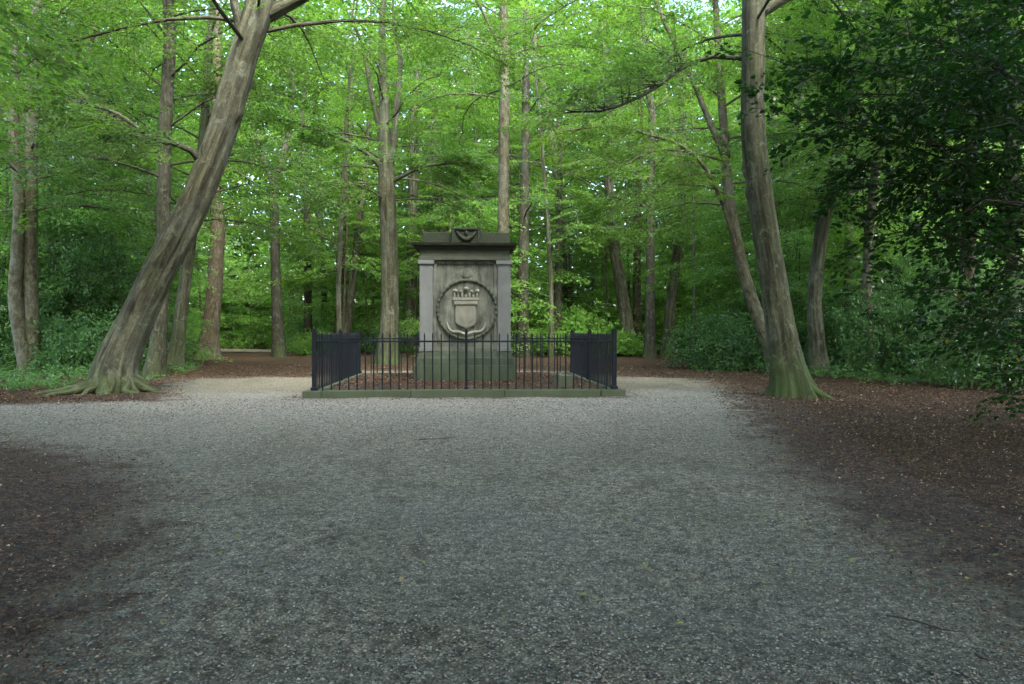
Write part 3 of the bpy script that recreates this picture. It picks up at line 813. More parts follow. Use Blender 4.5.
make_tree('beech_tree', 'tall pale green-grey beech with moss covered root flare right of the railing', 'tree',
    [(793, 397, 16.5), (791, 385, 16), (785, 350, 15.2), (776, 300, 14), (768, 250, 13), (760, 200, 12.5), (754, 150, 12), (752, 100, 11.5), (752, 50, 11.3), (752, 0, 11), (751, -80, 9)],
    14.2, 'green_bark', z0=7.2, top=18, n_limb=30, Lmax=5.6, n_spray=720, nl=100, leaf=0.085, flare=0.8, flute=0.07, seg=72, step=0.06, knots=12, fh=.36, lobes=8,
    forks=[[(757, 15, 0, 6), (768, 10, .1, 5), (785, 0, .2, 4), (810, -15, .3, 3.4)]],
    boughs=[[(752, 62, 0, 3.2), (735, 59, .1, 2.8), (712, 58, .2, 2.4), (682, 69, .2, 2.3), (656, 88, 0, 2.0), (630, 102, -.2, 1.7), (600, 112, -.4, 1.3), (570, 112, -.5, .8)]],
    roots=[[(.15, -.1, .25, .13), (.42, -.35, .06, .08), (.6, -.55, -.03, .03)],
           [(.15, .05, .25, .13), (.5, .1, .07, .07), (.85, .0, -.02, .03)]])
spec = [
 ('tree', 'slender warm brown forked tree leaning left just behind the mossy rooted beech',
  [(780, 372, 8), (770, 345, 7), (752, 300, 6), (738, 250, 5.6), (728, 195, 5.2), (723, 130, 4.2), (719, 80, 3.8), (716, 30, 3.2)], 22.5, 'pale_bark',
  dict(forks=[[(727, 165, 0, 3.4), (707, 118, .1, 3), (690, 78, .2, 2.6), (670, 38, .3, 2.2), (652, -5, .4, 2)]],
       boughs=[[(742, 268, 0, 2.2), (722, 205, -.3, 2.0), (704, 168, -.6, 1.8), (680, 146, -.9, 1.6), (650, 136, -1.2, 1.3), (612, 127, -1.6, 1.1), (570, 131, -2, .7)]])),
 ('twin_stemmed_tree', 'pale twin stemmed tree rising from the bright herbs at the far left',
  [(29, 375, 10), (31, 340, 7.5), (31, 300, 6.6), (31, 250, 6.3), (32, 200, 6), (33, 150, 5.6), (36, 100, 5), (39, 40, 4.8), (40, 0, 4.5)], 22.3, 'pale_bark',
  dict(forks=[[(27, 368, -.1, 8), (21, 335, -.2, 7), (15.5, 300, -.3, 6.2), (18, 250, -.3, 5.4), (20.5, 200, -.3, 5), (16, 150, -.3, 4.4), (17, 100, -.2, 4), (18, 50, 0, 3.4)]])),
 ('tree', 'straight brown tree standing close behind the leaning fluted tree',
  [(152, 378, 9), (158, 340, 7), (162, 290, 6.4), (164, 240, 6.2), (165, 190, 6.2), (167, 130, 6.2), (170, 80, 5.8), (172, 30, 5.4)], 20.5, 'dark_bark', dict(z0=5.5)),
 ('tree', 'slim green stained tree between the leaning fluted tree and the reddish pine trunk',
  [(172, 371, 8), (178, 340, 6.5), (183, 300, 6), (188, 265, 5.2), (193, 230, 5), (200, 180, 4.6), (206, 120, 4.2), (210, 50, 3.6)], 24, 'green_bark', {}),
 ('pine_tree', 'rough reddish brown trunk at the near end of the bright gap on the left',
  [(208, 357, 11), (210, 335, 8.6), (214, 300, 7.8), (217, 255, 7.4), (219, 220, 6.8), (216, 190, 5.4), (215, 150, 4.8), (218, 80, 4.4), (219, 20, 4)], 36, 'warm_bark', dict(top=22)),
 ('tree', 'grey tree forking into a wide V above the bright gap left of the railing',
  [(279, 356, 7), (277.5, 320, 5.6), (276, 270, 5), (275, 220, 4.6), (275, 185, 4.8), (284, 158, 3.3), (290, 130, 3), (294, 90, 2.5)], 38, 'dark_bark',
  dict(forks=[[(275, 185, 0, 3.6), (265, 160, 0, 3.2), (256, 130, 0, 2.8), (250, 95, 0, 2.4), (246, 50, 0, 2)]], top=20)),
 ('tree', 'thin straight trunk right of the V forked tree, left of the railing corner',
  [(307, 352, 4.6), (308, 300, 3.8), (308, 240, 3.4), (306, 180, 3), (303, 120, 2.6)], 46, 'dark_bark', dict(top=20)),
 ('tree', 'thin dark trunk rising behind the left end of the railing',
  [(337, 348, 4.6), (340, 300, 4), (343, 250, 3.8), (346, 205, 3.3), (349, 150, 2.8)], 44, 'dark_bark', dict(top=19)),
 ('tree', 'stout mottled tree dividing into upright limbs left of the monument behind the railing',
  [(388, 366, 11), (389, 335, 9), (390, 290, 8.6), (389, 240, 8.3), (387, 195, 8.2), (386, 165, 7.4), (385, 135, 5.6), (384, 95, 4.4), (383, 50, 3.6)], 29, 'green_bark',
  dict(forks=[[(387, 175, 0, 5), (394, 145, 0, 3.6), (397, 110, .2, 3), (401, 60, .4, 2.4)], [(386, 160, 0, 4), (379, 125, 0, 2.8), (372, 95, -.2, 2.3), (364, 50, -.3, 2)]],
       boughs=[[(384, 170, 0, 3), (370, 156, -.3, 2.2), (352, 144, -.7, 1.8), (330, 134, -1.2, 1.5), (300, 125, -1.8, 1.1), (272, 118, -2.4, .7)],
               [(392, 182, 0, 2.6), (410, 173, -.3, 1.8), (430, 166, -.8, 1.4), (470, 163, -1.4, .9)]], top=19, z0=6.5)),
 ('pine_tree', 'tall pale scarred trunk rising directly behind the top of the monument',
  [(502, 362, 7.5), (502.5, 320, 6.6), (503, 260, 6.2), (503.5, 200, 5.7), (504, 140, 5.4), (504.5, 90, 5), (504, 40, 4.6), (503, 0, 4.4)], 24, 'pale_bark',
  dict(knots=10, forks=[[(503, 52, 0, 2.2), (493, 35, -.2, 1.6), (482, 12, -.3, 1.4), (470, -10, -.4, 1)]], z0=9, top=22)),
 ('tree', 'faint grey trunk just left of the monument, deeper in the wood',
  [(411, 352, 6.5), (411, 300, 5.8), (412, 250, 5.4), (413, 190, 4.8), (414, 120, 4)], 42, 'green_bark', dict(top=20)),
 ('tree', 'mossy trunk close against the right side of the monument',
  [(524, 358, 6.8), (523, 320, 5.6), (523, 270, 5.2), (524, 220, 4.8), (525, 160, 4.2), (526, 90, 3.4)], 36, 'dark_bark', dict(top=20)),
 ('tree', 'slim black trunk seen through the right half of the railing',
  [(556, 352, 5), (557, 320, 4.3), (558, 280, 3.8), (559, 230, 3.2), (560, 170, 2.7)], 38, 'dark_bark', dict(top=17)),
 ('tree', 'curved grey trunk leaning left behind the right corner of the railing',
  [(632, 350, 8.5), (627, 325, 6.6), (621, 290, 6), (614, 245, 5.4), (610, 205, 4.8), (608, 150, 4), (611, 90, 3.4)], 40, 'grey_bark', dict(top=19)),
 ('pine_tree', 'narrow reddish trunk beside the curved grey trunk right of the railing',
  [(638, 349, 4.8), (637, 300, 4.2), (637, 250, 4), (638, 200, 3.6), (640, 120, 3)], 42, 'warm_bark', dict(top=21)),
 ('tree', 'straight ivy dark trunk right of the narrow reddish trunk',
  [(650, 354, 6), (650, 310, 4.8), (650, 250, 4.4), (650, 190, 4), (651, 110, 3.4)], 36, 'dark_bark', dict(top=19)),
 ('tree', 'mossy trunk bending right above the brown clearing edge',
  [(667, 352, 6.5), (669, 320, 5.4), (673, 285, 5.0), (678, 245, 4.7), (682, 205, 4.3), (683, 150, 3.6), (680, 90, 3)], 40, 'green_bark', dict(top=19)),
 ('beech_tree', 'smooth tall tree sweeping right through the shade right of the mossy rooted beech',
  [(820, 373, 9.5), (817, 345, 7.6), (814, 305, 6.8), (817, 262, 6.6), (825, 208, 6.3), (837, 150, 5.7), (848, 100, 5.2), (858, 50, 4.7), (865, 0, 4.3)], 22.5, 'grey_bark', dict(z0=7)),
 ('tree', 'thin pale kinked trunk among the dark leaves of the holly',
  [(874, 372, 6.5), (871, 345, 5.2), (867, 305, 4.6), (867, 260, 4.3), (870, 210, 4), (874, 170, 4), (879, 130, 3.6), (884, 70, 3.2)], 22, 'pale_bark', dict(z0=7)),
 ('tree', 'dark upright trunk between the sweeping tree and the kinked pale trunk',
  [(846, 362, 5), (847, 320, 4.3), (848, 260, 4), (849, 200, 3.7), (850, 120, 3)], 30, 'dark_bark', dict(top=18)),
 ('tree', 'stout brown trunk half hidden in the dark holly leaves at the right',
  [(963, 382, 9.5), (964, 340, 7.5), (966, 280, 7), (968, 220, 6.6), (970, 150, 6)], 19, 'warm_bark', dict(z0=6)),
 ('tree', 'grey trunk at the right edge behind the holly leaves',
  [(1016, 384, 9.5), (1015, 340, 8), (1013, 280, 7.4), (1011, 200, 6.6), (1010, 120, 6)], 18, 'grey_bark', dict(z0=6)),
 ('tree', 'leaning reddish trunk above the dark laurel mass on the left',
  [(60, 352, 5), (64, 300, 4.3), (72, 250, 4), (80, 205, 3.8), (86, 160, 3.4), (90, 100, 3)], 33, 'warm_bark', dict(top=18)),
 ('tree', 'slim dark trunk just right of the mossy rooted beech in deep shade',
  [(790, 352, 4.5), (788, 300, 3.6), (787, 250, 3.2), (789, 200, 2.8), (794, 130, 2.4)], 34, 'dark_bark', dict(top=16)),
 ('tree', 'thin pale trunk between the stout mottled tree and the monument, far back',
  [(430, 346, 3.8), (430, 280, 3.3), (430, 200, 3), (430, 130, 2.6)], 52, 'grey_bark', dict(top=21)),
]
for (nm, lb, line, d, bk, kw) in spec:
    near = d < 27
    a = dict(z0=5.0 if near else 6.2, top=18, n_limb=24, Lmax=4.6, n_spray=380 if near else 190, nl=90 if near else 80, leaf=0.10 if near else 0.13,
             seg=16 if near else 12, step=.3, flare=.45, flute=.04, leafm='beech_leaf' if int(line[0][0]) % 3 else 'crown_leaf')
    a.update(kw)
    make_tree(nm, lb, 'tree', line, d, bk, **a)

# ------------------------------------------------------------------ wood behind: prototypes, then copies
def proto_tree(k, H, r0, z0, leafm, bark, n_spray=240, nl=75, leaf=.15, Lmax=4.8, nlimb=24):
    g = np.random.default_rng(500 + k)
    t = empty('forest_tree', (0, 0, -200))
    pts = [np.array([0, 0, -.15])]; lean = g.normal(0, .06, 2)
    for i in range(1, 7):
        lean = lean + g.normal(0, .03, 2)
        pts.append(pts[-1] + np.array([lean[0] * H / 6, lean[1] * H / 6, H / 6]))
    rad = r0 * np.array([1.15, .92, .85, .72, .55, .35, .1])
    tm = MB(); lm = MB()
    p, r_ = tube(tm, pts, rad, 10, .7, .04, .5, .5, 5, g.random() * 6)
    if k % 3 == 1:
        b0 = at_len(p, .45); q = [b0, b0 + np.array([g.normal(0, .8), g.normal(0, .8), 2.5]), b0 + np.array([g.normal(0, 1.6), g.normal(0, 1.6), 6])]
        tube(tm, q, [r0 * .5, r0 * .4, r0 * .2], 8, .7, .04)
    limbs_and_sprays(tm, lm, p, r_, z0, nlimb, Lmax, n_spray, nl, leaf, R_=g, twigs=False, sl_=(1.2, 2.2))
    tm.build('trunk', M[bark], t); lm.build('crown', M[leafm], t, smooth=False)
    return t
GAP = False; LOW = False
protos = [proto_tree(0, 20, .24, 4, 'beech_leaf', 'green_bark'), proto_tree(1, 18, .20, 3.2, 'crown_leaf', 'dark_bark'), proto_tree(2, 22, .28, 5.5, 'beech_leaf', 'grey_bark'),
          proto_tree(3, 17, .16, 3, 'crown_leaf', 'dark_bark'), proto_tree(4, 21, .22, 5, 'crown_leaf', 'warm_bark'), proto_tree(5, 19, .18, 3.5, 'beech_leaf', 'dark_bark')]
sap = [proto_tree(10, 6.5, .05, .8, 'brightened_leaf', 'dark_bark', 130, 80, .12, 2.2, 16), proto_tree(11, 8.5, .07, 1.4, 'beech_leaf', 'dark_bark', 180, 80, .13, 2.7, 18),
       proto_tree(12, 4.5, .04, .5, 'brightened_leaf', 'dark_bark', 100, 80, .11, 1.8, 14)]
for s_ in sap: s_.name = 'sapling'
LOW = False
dense = [proto_tree(20, 19, .24, 5, 'beech_leaf', 'green_bark', 800, 110, .10, 5.4), proto_tree(21, 21, .22, 5.5, 'crown_leaf', 'dark_bark', 800, 110, .10, 5.4), proto_tree(22, 18, .2, 4.5, 'beech_leaf', 'grey_bark', 750, 110, .10, 5.4)]  # crowns made extra leafy to keep light off the near ground
used_p = set()
taken = [P(l[0][0], l[0][1], d)[:2] for _, _, l, d, _, _ in spec]
def place(protoset, pos, sc, label, cat, group, idx):
    o = protoset[idx]
    if id(o) in used_p: o = copy_thing(o)
    used_p.add(id(protoset[idx]))
    o.location = (pos[0], pos[1], float(hfun(pos[0], pos[1])))
    o.rotation_euler = (0, 0, random.random() * 6.28); o.scale = (sc, sc, sc * random.uniform(.92, 1.1))
    tag(o, label, cat, group)
    return o
rr = random.Random(5)
def wpos(a_px, d):
    return FW[:2] * d + RT[:2] * (d * (a_px - CX) / FPX)
bands = [(27, 36, 7), (36, 48, 14), (48, 64, 22)]
for (d0, d1, n) in bands:
    k = 0; tries = 0
    while k < n and tries < 900:
        tries += 1
        d = rr.uniform(d0, d1); px = rr.uniform(-160, 1180)
        if d < 70 and 190 < px < 312: continue
        if d < 36 and 110 < px < 570: continue
        if d < 45 and 560 < px < 720: continue
        pos = wpos(px, d)
        if any(np.hypot(*(pos - q)) < (2.6 if d < 48 else 2.2) for q in taken): continue
        taken.append(pos); k += 1
        place(protos, pos, rr.uniform(.9, 1.15) * (1 if d < 40 else 1.3), 'one of the many similar slender forest trees standing deep in the wood behind the monument', 'tree', 'slender trees deep in the wood', rr.randrange(6))
pole = proto_tree(30, 17, .12, 9, 'crown_leaf', 'green_bark', 70, 70, .13, 2.6, 14)
pole2 = proto_tree(31, 16, .09, 8, 'crown_leaf', 'warm_bark', 60, 70, .13, 2.4, 14)
k = 0
while k < 34:
    d = rr.uniform(31, 60); px = rr.uniform(40, 900)
    if 205 < px < 305: continue
    pos = wpos(px, d)
    if any(np.hypot(*(pos - q)) < 1.2 for q in taken): continue
    taken.append(pos); k += 1
    place([pole, pole2], pos, rr.uniform(.8, 1.15), 'one of the many similar thin bare poles of young trees among the far trunks', 'tree', 'thin young pole trees among the far trunks', k % 2)
for px, d, k in ((212, 60, 0), (232, 66, 1), (252, 61, 0), (272, 67, 2), (292, 60, 1), (306, 64, 0), (222, 70, 2), (262, 70, 1), (284, 71, 0), (243, 69, 2)):
    place(sap, wpos(px, d), 1.15, 'one of the many similar light green saplings between the trunks of the wood', 'sapling', 'saplings between the trunks', k)
k = 0; st = []
while k < 190:
    d = rr.uniform(25, 68); px = rr.uniform(-120, 1150)
    if d < 50 and 228 < px < 300: continue
    if d < 33 and 290 < px < 720: continue
    if 195 < px < 310: continue
    if d < 42 and (150 < px < 380 or 530 < px < 740): continue
    pos = wpos(px, d)
    if any(np.hypot(*(pos - q)) < 1.6 for q in st): continue
    st.append(pos); k += 1
    place(sap, pos, rr.uniform(.8, 1.25), 'one of the many similar light green saplings between the trunks of the wood', 'sapling', 'saplings between the trunks', rr.randrange(3))
# dense trees added round the camera, mostly unseen, to shade the near ground
for (x, y, i, s_) in ((-6.8, -0.5, 0, 1.0), (5.6, 0.4, 1, 1.0), (-1.2, -3.0, 1, 1.0), (-11, 3, 0, 1.0), (-7.5, -5, 2, 1.0), (0.5, -3.5, 2, 1.1), (-8.5, 5.5, 2, 1.0), (-15, 7, 5, 1), (5, -8, 5, 1.1), (-5, -9, 1, 1.1), (-10, -9, 4, 1.1), (11, -8, 2, 1.1), (15, 0, 5, 1), (-16, 0, 4, 1), (2.8, -2.2, 5, 1.0), (-2.6, -5.5, 4, 1), (0, -14, 2, 1.1), (8, -14, 0, 1.1), (-8, -14, 5, 1.1), (8.5, -4, 4, 1.0), (14.5, 4, 2, 1.05), (-13, 12, 4, 1.0), (0.5, -9, 0, 1.1), (14, 14, 0, 1.0), (-4.5, -1.5, 2, 1.0), (5.5, -1.0, 4, 1.0)):
    o = place(dense, (x, y), s_, 'one of the similar tall forest trees added to shade the near side of the clearing', 'tree', 'tall trees added to shade the near side of the clearing', i % 3)

# far wood
mb = MB(); nfar = 420000
a_ = rng.uniform(-1.25, 1.25, nfar); d_ = 72 + 22 * rng.random(nfar) + 3 * np.sin(a_ * 23); 
top_ = 37 + 4 * np.sin(a_ * 17) + 3 * np.sin(a_ * 41 + 1)
z_ = rng.random(nfar) ** 1.15 * top_
C = FW[None] * (d_ * np.cos(a_))[:, None] + RT[None] * (d_ * np.sin(a_))[:, None]; C[:, 2] = z_
leaf_quads(mb, C, rng.normal(0, 1, (nfar, 3)) * np.array([1, 1, .4]), np.array([0, 0, 1.0]) + rng.normal(0, .6, (nfar, 3)), rng.uniform(.45, .9, nfar), rng.uniform(.36, .66, nfar), rng.random(nfar))
tag(mb.build('far_wood', M['far_leaf'], smooth=False), 'far foliage of the wood closing the view', 'foliage', kind='stuff')

# ------------------------------------------------------------------ shrubs
def bush_mesh(name, leafm, rx, ry, rz, n_clu, per, leaf, asp, parent, seed, z0=.1, hexa=False):
    g = np.random.default_rng(seed)
    u = unit(g.normal(0, 1, (n_clu, 3))); u[:, 2] = np.abs(u[:, 2]) * 1.0 - .15
    rad = .45 + .55 * g.random(n_clu) ** .45
    lob = 1 + .22 * np.sin(3 * np.arctan2(u[:, 1], u[:, 0]) + seed) + .15 * np.sin(7 * u[:, 2] + seed) + .12 * g.normal(0, 1, n_clu)
    C0 = u * (rad * lob)[:, None] * np.array([rx, ry, rz]) + np.array([0, 0, z0 + rz * .12])
    C0[:, 2] = np.maximum(C0[:, 2], .06)
    out_ = unit(u + np.array([0, 0, .35]))
    dirs = unit(out_[:, None] * .55 + g.normal(0, .75, (n_clu, per, 3)))
    C = C0[:, None] + dirs * leaf * .8 + g.normal(0, leaf * .5, (n_clu, per, 3))
    nn = unit(out_[:, None] + np.array([0, 0, .6]) + g.normal(0, .45, (n_clu, per, 3)))
    mb = MB(); v = (g.random((n_clu, 1)) * .6 + g.random((n_clu, per)) * .4).ravel()
    L = leaf * g.uniform(.7, 1.25, n_clu * per)
    (leaf_hex if hexa else leaf_quads)(mb, C.reshape(-1, 3), dirs.reshape(-1, 3), nn.reshape(-1, 3), L, L * asp, v)
    mb.build('foliage', M[leafm], parent, smooth=False)
    tm = MB()
    for k in range(14):
        q = C0[g.integers(n_clu)]
        tube(tm, [np.array([q[0] * .12, q[1] * .12, -.05]), q * np.array([.5, .5, .5]) + g.normal(0, .05, 3), q], [.03, .018, .006], 5, .3)
    tm.build('stems', M['dark_bark'], parent)
def shrub(name, label, pos, rx, ry, rz, n, per, leaf, seed, leafm='shrub_leaf', asp=.36, group=None, hexa=False):
    t = empty(name, (pos[0], pos[1], float(hfun(pos[0], pos[1]))))
    tag(t, label, 'shrub', group)
    bush_mesh(name, leafm, rx, ry, rz, n, per, leaf, asp, t, seed, hexa=hexa)
    return t
S = [
 ('laurel_shrub', 'largest dark laurel rising behind the leaning fluted tree on the left', wpos(95, 25.5), 2.6, 2.2, 5.4, 1500, 11, .14),
 ('laurel_shrub', 'dark laurel mass filling the gap between the twin stemmed tree and the leaning tree', wpos(58, 24.5), 1.7, 1.7, 3.6, 900, 11, .13),
 ('laurel_shrub', 'lower dark laurel skirt in front of the laurel mass, left of the leaning tree', wpos(100, 22), 1.5, 1.2, 1.6, 600, 11, .13),
 ('laurel_shrub', 'dark shrub at the left edge behind the twin stemmed tree', wpos(0, 25), 2.0, 1.8, 3.0, 900, 10, .13),
 ('holly_shrub', 'low dark shrub on the brown bank left of the mossy rooted beech', wpos(722, 25), 1.6, 1.4, 1.9, 700, 10, .12),
 ('holly_shrub', 'taller dark shrub directly left of the mossy rooted beech', wpos(752, 28), 1.7, 1.5, 3.2, 800, 10, .13),
 ('holly_shrub', 'small low shrub at the foot of the curved grey and reddish trunks', wpos(628, 40), .9, .8, .7, 260, 10, .12),
 ('holly_shrub', 'dark shrub in the shade between the mossy rooted beech and the sweeping tree', wpos(797, 26), 1.2, 1.2, 3.2, 650, 10, .12),
 ('holly_shrub', 'dense shrub right of the sweeping tree under the holly leaves', wpos(848, 24), 1.5, 1.4, 2.6, 800, 10, .12),
 ('holly_shrub', 'dark shrub below the kinked pale trunk at the right', wpos(905, 20), 1.6, 1.3, 2.4, 900, 10, .12),
 ('holly_shrub', 'tall dark shrub behind the half hidden stout trunk at the right', wpos(945, 22), 2.2, 1.8, 5.0, 1400, 10, .13),
 ('holly_shrub', 'dark shrub filling the right edge below the holly branches', wpos(1010, 16.5), 1.6, 1.3, 2.6, 900, 10, .12),
 ('hazel_shrub', 'light green shrub glowing at the far right side of the bright gap', wpos(315, 50), 2.2, 1.8, 2.0, 700, 10, .17),
]
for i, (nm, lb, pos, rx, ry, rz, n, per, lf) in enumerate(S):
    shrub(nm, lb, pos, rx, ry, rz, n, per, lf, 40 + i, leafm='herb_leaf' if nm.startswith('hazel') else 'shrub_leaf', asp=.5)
# background undergrowth bushes from one prototype
ug = shrub('undergrowth_bush', 'one of the many similar leafy bushes low between the far trunks', wpos(400, 52), 1.9, 1.9, 1.9, 420, 9, .2, 77, leafm='brightened_leaf', asp=.55, group='leafy bushes between the far trunks')
for k in range(70):
    d = rr.uniform(38, 66); px = rr.uniform(-120, 1150)
    if 215 < px < 305: continue
    pos = wpos(px, d); o = copy_thing(ug)
    o.location = (pos[0], pos[1], float(hfun(pos[0], pos[1]))); o.rotation_euler = (0, 0, rr.random() * 6.28)
    s_ = rr.uniform(.7, 1.5); o.scale = (s_, s_, s_ * rr.uniform(.6, 1.2))

# the holly at the near right: a real small tree, its trunk just outside the frame
def holly():
    base = np.array([*wpos(1105, 9.2), 0.0]); base[2] = 0
    t = empty('holly_tree', base); tag(t, 'near dark holly tree with glossy leaves overhanging the whole right side', 'tree')
    g = np.random.default_rng(3)
    tm = MB(); lm = MB()
    pts = [base + np.array([0.05 * k * g.normal(), .05 * k * g.normal(), z]) for k, z in enumerate((-.1, 1.5, 3.2, 5, 7, 9.5))]
    p, r_ = tube(tm, pts, [.2, .15, .13, .11, .08, .03], 14, .2, .05, .4, .3)
    O = []; A = []
    tgt = [(840, 60, 8.0), (792, 68, 8.0), (815, 92, 8.2), (870, 30, 7.6), (850, 95, 8.6), (805, 118, 8.2), (835, 120, 7.8), (846, 162, 8.4), (900, 90, 7.5), (930, 40, 7.0), (880, 140, 8.2),
           (838, 190, 9), (905, 185, 8), (880, 235, 8.6), (940, 150, 7.2), (985, 60, 6.6), (930, 230, 7.8), (890, 290, 8.8), (980, 200, 6.9), (1010, 120, 6.4), (960, 300, 7.6), (925, 340, 8.4),
           (1015, 300, 6.8), (990, 375, 7.2), (1015, 392, 6.6), (1020, 240, 9.5), (985, 110, 9.6), (950, 10, 9.0), (1000, 20, 10), (1020, 180, 10), (905, 20, 9.2),
           (960, 250, 9.8), (1010, 340, 9.4), (940, 100, 9.8), (990, 160, 8.4), (1000, 260, 8.2), (970, 340, 9), (872, 185, 9.6), (975, 75, 7.9), (1015, 60, 8.3), (940, 190, 8.9), (1000, 395, 9.3)]
    for (px, py, d) in tgt:
        q = P(px, py, d); z_s = np.clip(q[2] - .2 * np.linalg.norm(q[:2] - base[:2]) + g.normal(0, .2), .5, 9)
        s0 = p[int(np.argmin(np.abs(p[:, 2] - z_s)))]
        m1 = s0 * .66 + q * .34 + np.array([0, 0, .18]) + g.normal(0, .08, 3); m2 = s0 * .33 + q * .67 + np.array([0, 0, .16]) + g.normal(0, .08, 3)
        lp, _ = tube(tm, [s0, m1, m2, q], [.03, .02, .013, .005], 6, .15)
        nk = 18 if py < 260 else (13 if py < 330 else 7)
        if py > 370: nk = 5
        for k in range(nk):
            tt = 1 - g.random() ** 1.1 * .6
            b_ = at_len(lp, tt); dd = unit(at_len(lp, min(1, tt + .05)) - at_len(lp, tt - .08))
            rot = g.choice([-1, 1]) * g.uniform(.1, 1.3); cs, sn = math.cos(rot), math.sin(rot)
            dh = unit(np.array([dd[0] * cs - dd[1] * sn, dd[0] * sn + dd[1] * cs, g.normal(0, .5)]))
            off_ = g.uniform(0, .45)
            tube(tm, [b_, b_ + dh * (off_ + .35)], [.006, .003], 4, 1)
            O.append(b_ + dh * off_); A.append(dh)
    # the rest of the crown, all round
    for k in range(420):
        z = g.uniform(1.0, 9.5); a = g.uniform(0, 6.28); rd = 3.0 * math.sin(math.pi * min(1, .25 + z / 13)) * g.random() ** .5
        o = base + np.array([rd * math.cos(a), rd * math.sin(a), z])
        if (o @ RT) / (o @ FW) * FPX + CX < 1000: continue
        O.append(o); A.append(np.array([math.cos(a), math.sin(a), g.normal(0, .3)]))
    O = np.array(O); A = np.array(A)
    sprays(lm, O, A, g.uniform(.35, .7, len(O)), g.uniform(.2, .38, len(O)), 22, .078, asp=.6, droop=.3, tilt=.75, hexa=True, rows=7)
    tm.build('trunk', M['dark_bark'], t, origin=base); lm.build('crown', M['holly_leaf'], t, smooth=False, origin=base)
holly()

# ------------------------------------------------------------------ ground cover, litter, stones
def scatter(poly_px, n):
    poly = np.array([G(*q)[:2] for q in poly_px])
    lo, hi = poly.min(0), poly.max(0); out_ = []
    while sum(map(len, out_)) < n:
        x = rng.uniform(lo[0], hi[0], n * 2); y = rng.uniform(lo[1], hi[1], n * 2)
        k = poly_sd(poly, x, y) > 0; out_.append(np.stack([x[k], y[k]], 1))
    return np.concatenate(out_)[:n]
def herbs(name, label, poly, n, h, leaf, leafm):
    xy = scatter(poly, n); m_ = 5
    cl = np.sin(xy[:, 0] * 1.7 + 1) * np.sin(xy[:, 1] * 1.3) * .5 + np.sin(xy[:, 0] * 4.3 + xy[:, 1] * 3.7) * .25
    hh = h * np.clip(.75 + cl + rng.normal(0, .25, n), .12, 1.7)
    C = np.zeros((n, m_, 3)); C[..., :2] = xy[:, None] + rng.normal(0, .06, (n, m_, 2)); C[..., 2] = hfun(xy[:, 0], xy[:, 1])[:, None] + hh[:, None] * rng.uniform(.25, 1, (n, m_))
    D = rng.normal(0, 1, (n, m_, 3)) * np.array([1, 1, .3]); Nn = np.array([0, 0, 1.0]) + rng.normal(0, .4, (n, m_, 3))
    mb = MB(); L = leaf * rng.uniform(.6, 1.4, n * m_)
    leaf_quads(mb, C.reshape(-1, 3), D.reshape(-1, 3), Nn.reshape(-1, 3), L, L * .6, rng.random(n * m_))
    tag(mb.build(name, M[leafm], smooth=False), label, 'ground cover', kind='stuff')
herbs('ground_herbs', 'bright green herbs at the left round the twin stemmed tree', [(-140, 392), (40, 392), (72, 389), (104, 372), (110, 356), (-140, 356)], 7000, .28, .09, 'herb_leaf')
herbs('ground_herbs', 'green herbs among the trunks behind the leaning tree', [(110, 380), (150, 382), (200, 372), (190, 362), (120, 358)], 600, .2, .08, 'herb_leaf')
herbs('ground_ivy', 'green undergrowth along the shaded right side of the wood', [(690, 371), (760, 374), (812, 378), (860, 385), (1180, 392), (1180, 352), (800, 350), (690, 358)], 15000, .30, .10, 'herb_leaf')
herbs('undergrowth', 'low green undergrowth behind the brown strip beyond the monument', [(300, 350.5), (690, 352), (980, 352), (980, 344), (300, 344)], 16000, .5, .20, 'brightened_leaf')
herbs('undergrowth', 'low bright undergrowth beyond the path on the left', [(-140, 353), (205, 351), (205, 344), (-140, 344)], 7000, .45, .2, 'brightened_leaf')

# leaf litter on the brown floor, and thin on the gravel
n = 260000
d = 2.2 + 26 * rng.random(n) ** 1.6; px = rng.uniform(-120, 1140, n)
xy = FW[None, :2] * d[:, None] + RT[None, :2] * (d * (px - CX) / FPX)[:, None]
sdp = path_sd(xy[:, 0], xy[:, 1])
infence = (np.abs(xy[:, 0] - fo[0]) < 2.9) & (np.abs(xy[:, 1] - fo[1]) < 2.75)
keepp = (sdp < .15 + rng.normal(0, .45, n)) | infence | (rng.random(n) < .03 * (np.sin(xy[:, 0] * 1.9 + 1.3 * np.sin(xy[:, 1])) > .2) + .006)
kb = ~((np.abs(xy[:, 0] - fo[0]) < 3.35) & (np.abs(xy[:, 1] - fo[1]) < 3.25)) | infence
keepp &= kb & ~((np.abs(xy[:, 0] - MX) < 1.2) & (np.abs(xy[:, 1] - MY) < .82))
xy = xy[keepp]; d = d[keepp]; n = len(xy)
C = np.stack([xy[:, 0], xy[:, 1], hfun(xy[:, 0], xy[:, 1]) + .012 + .012 * rng.random(n)], 1)
mb = MB(); L = rng.uniform(.015, .045, n) * np.clip(d / 10, .55, 1.3) * np.where(sdp[keepp] > .5, .55, 1.0)
leaf_quads(mb, C, rng.normal(0, 1, (n, 3)) * np.array([1, 1, .25]), np.array([0, 0, 1.0]) + rng.normal(0, .35, (n, 3)), L, L * rng.uniform(.3, .8, n), rng.random(n) ** 1.1, fold=.25)
tag(mb.build('leaf_litter', M['litter'], smooth=False), 'brown dead leaves littering the forest floor', 'leaf litter', kind='stuff')
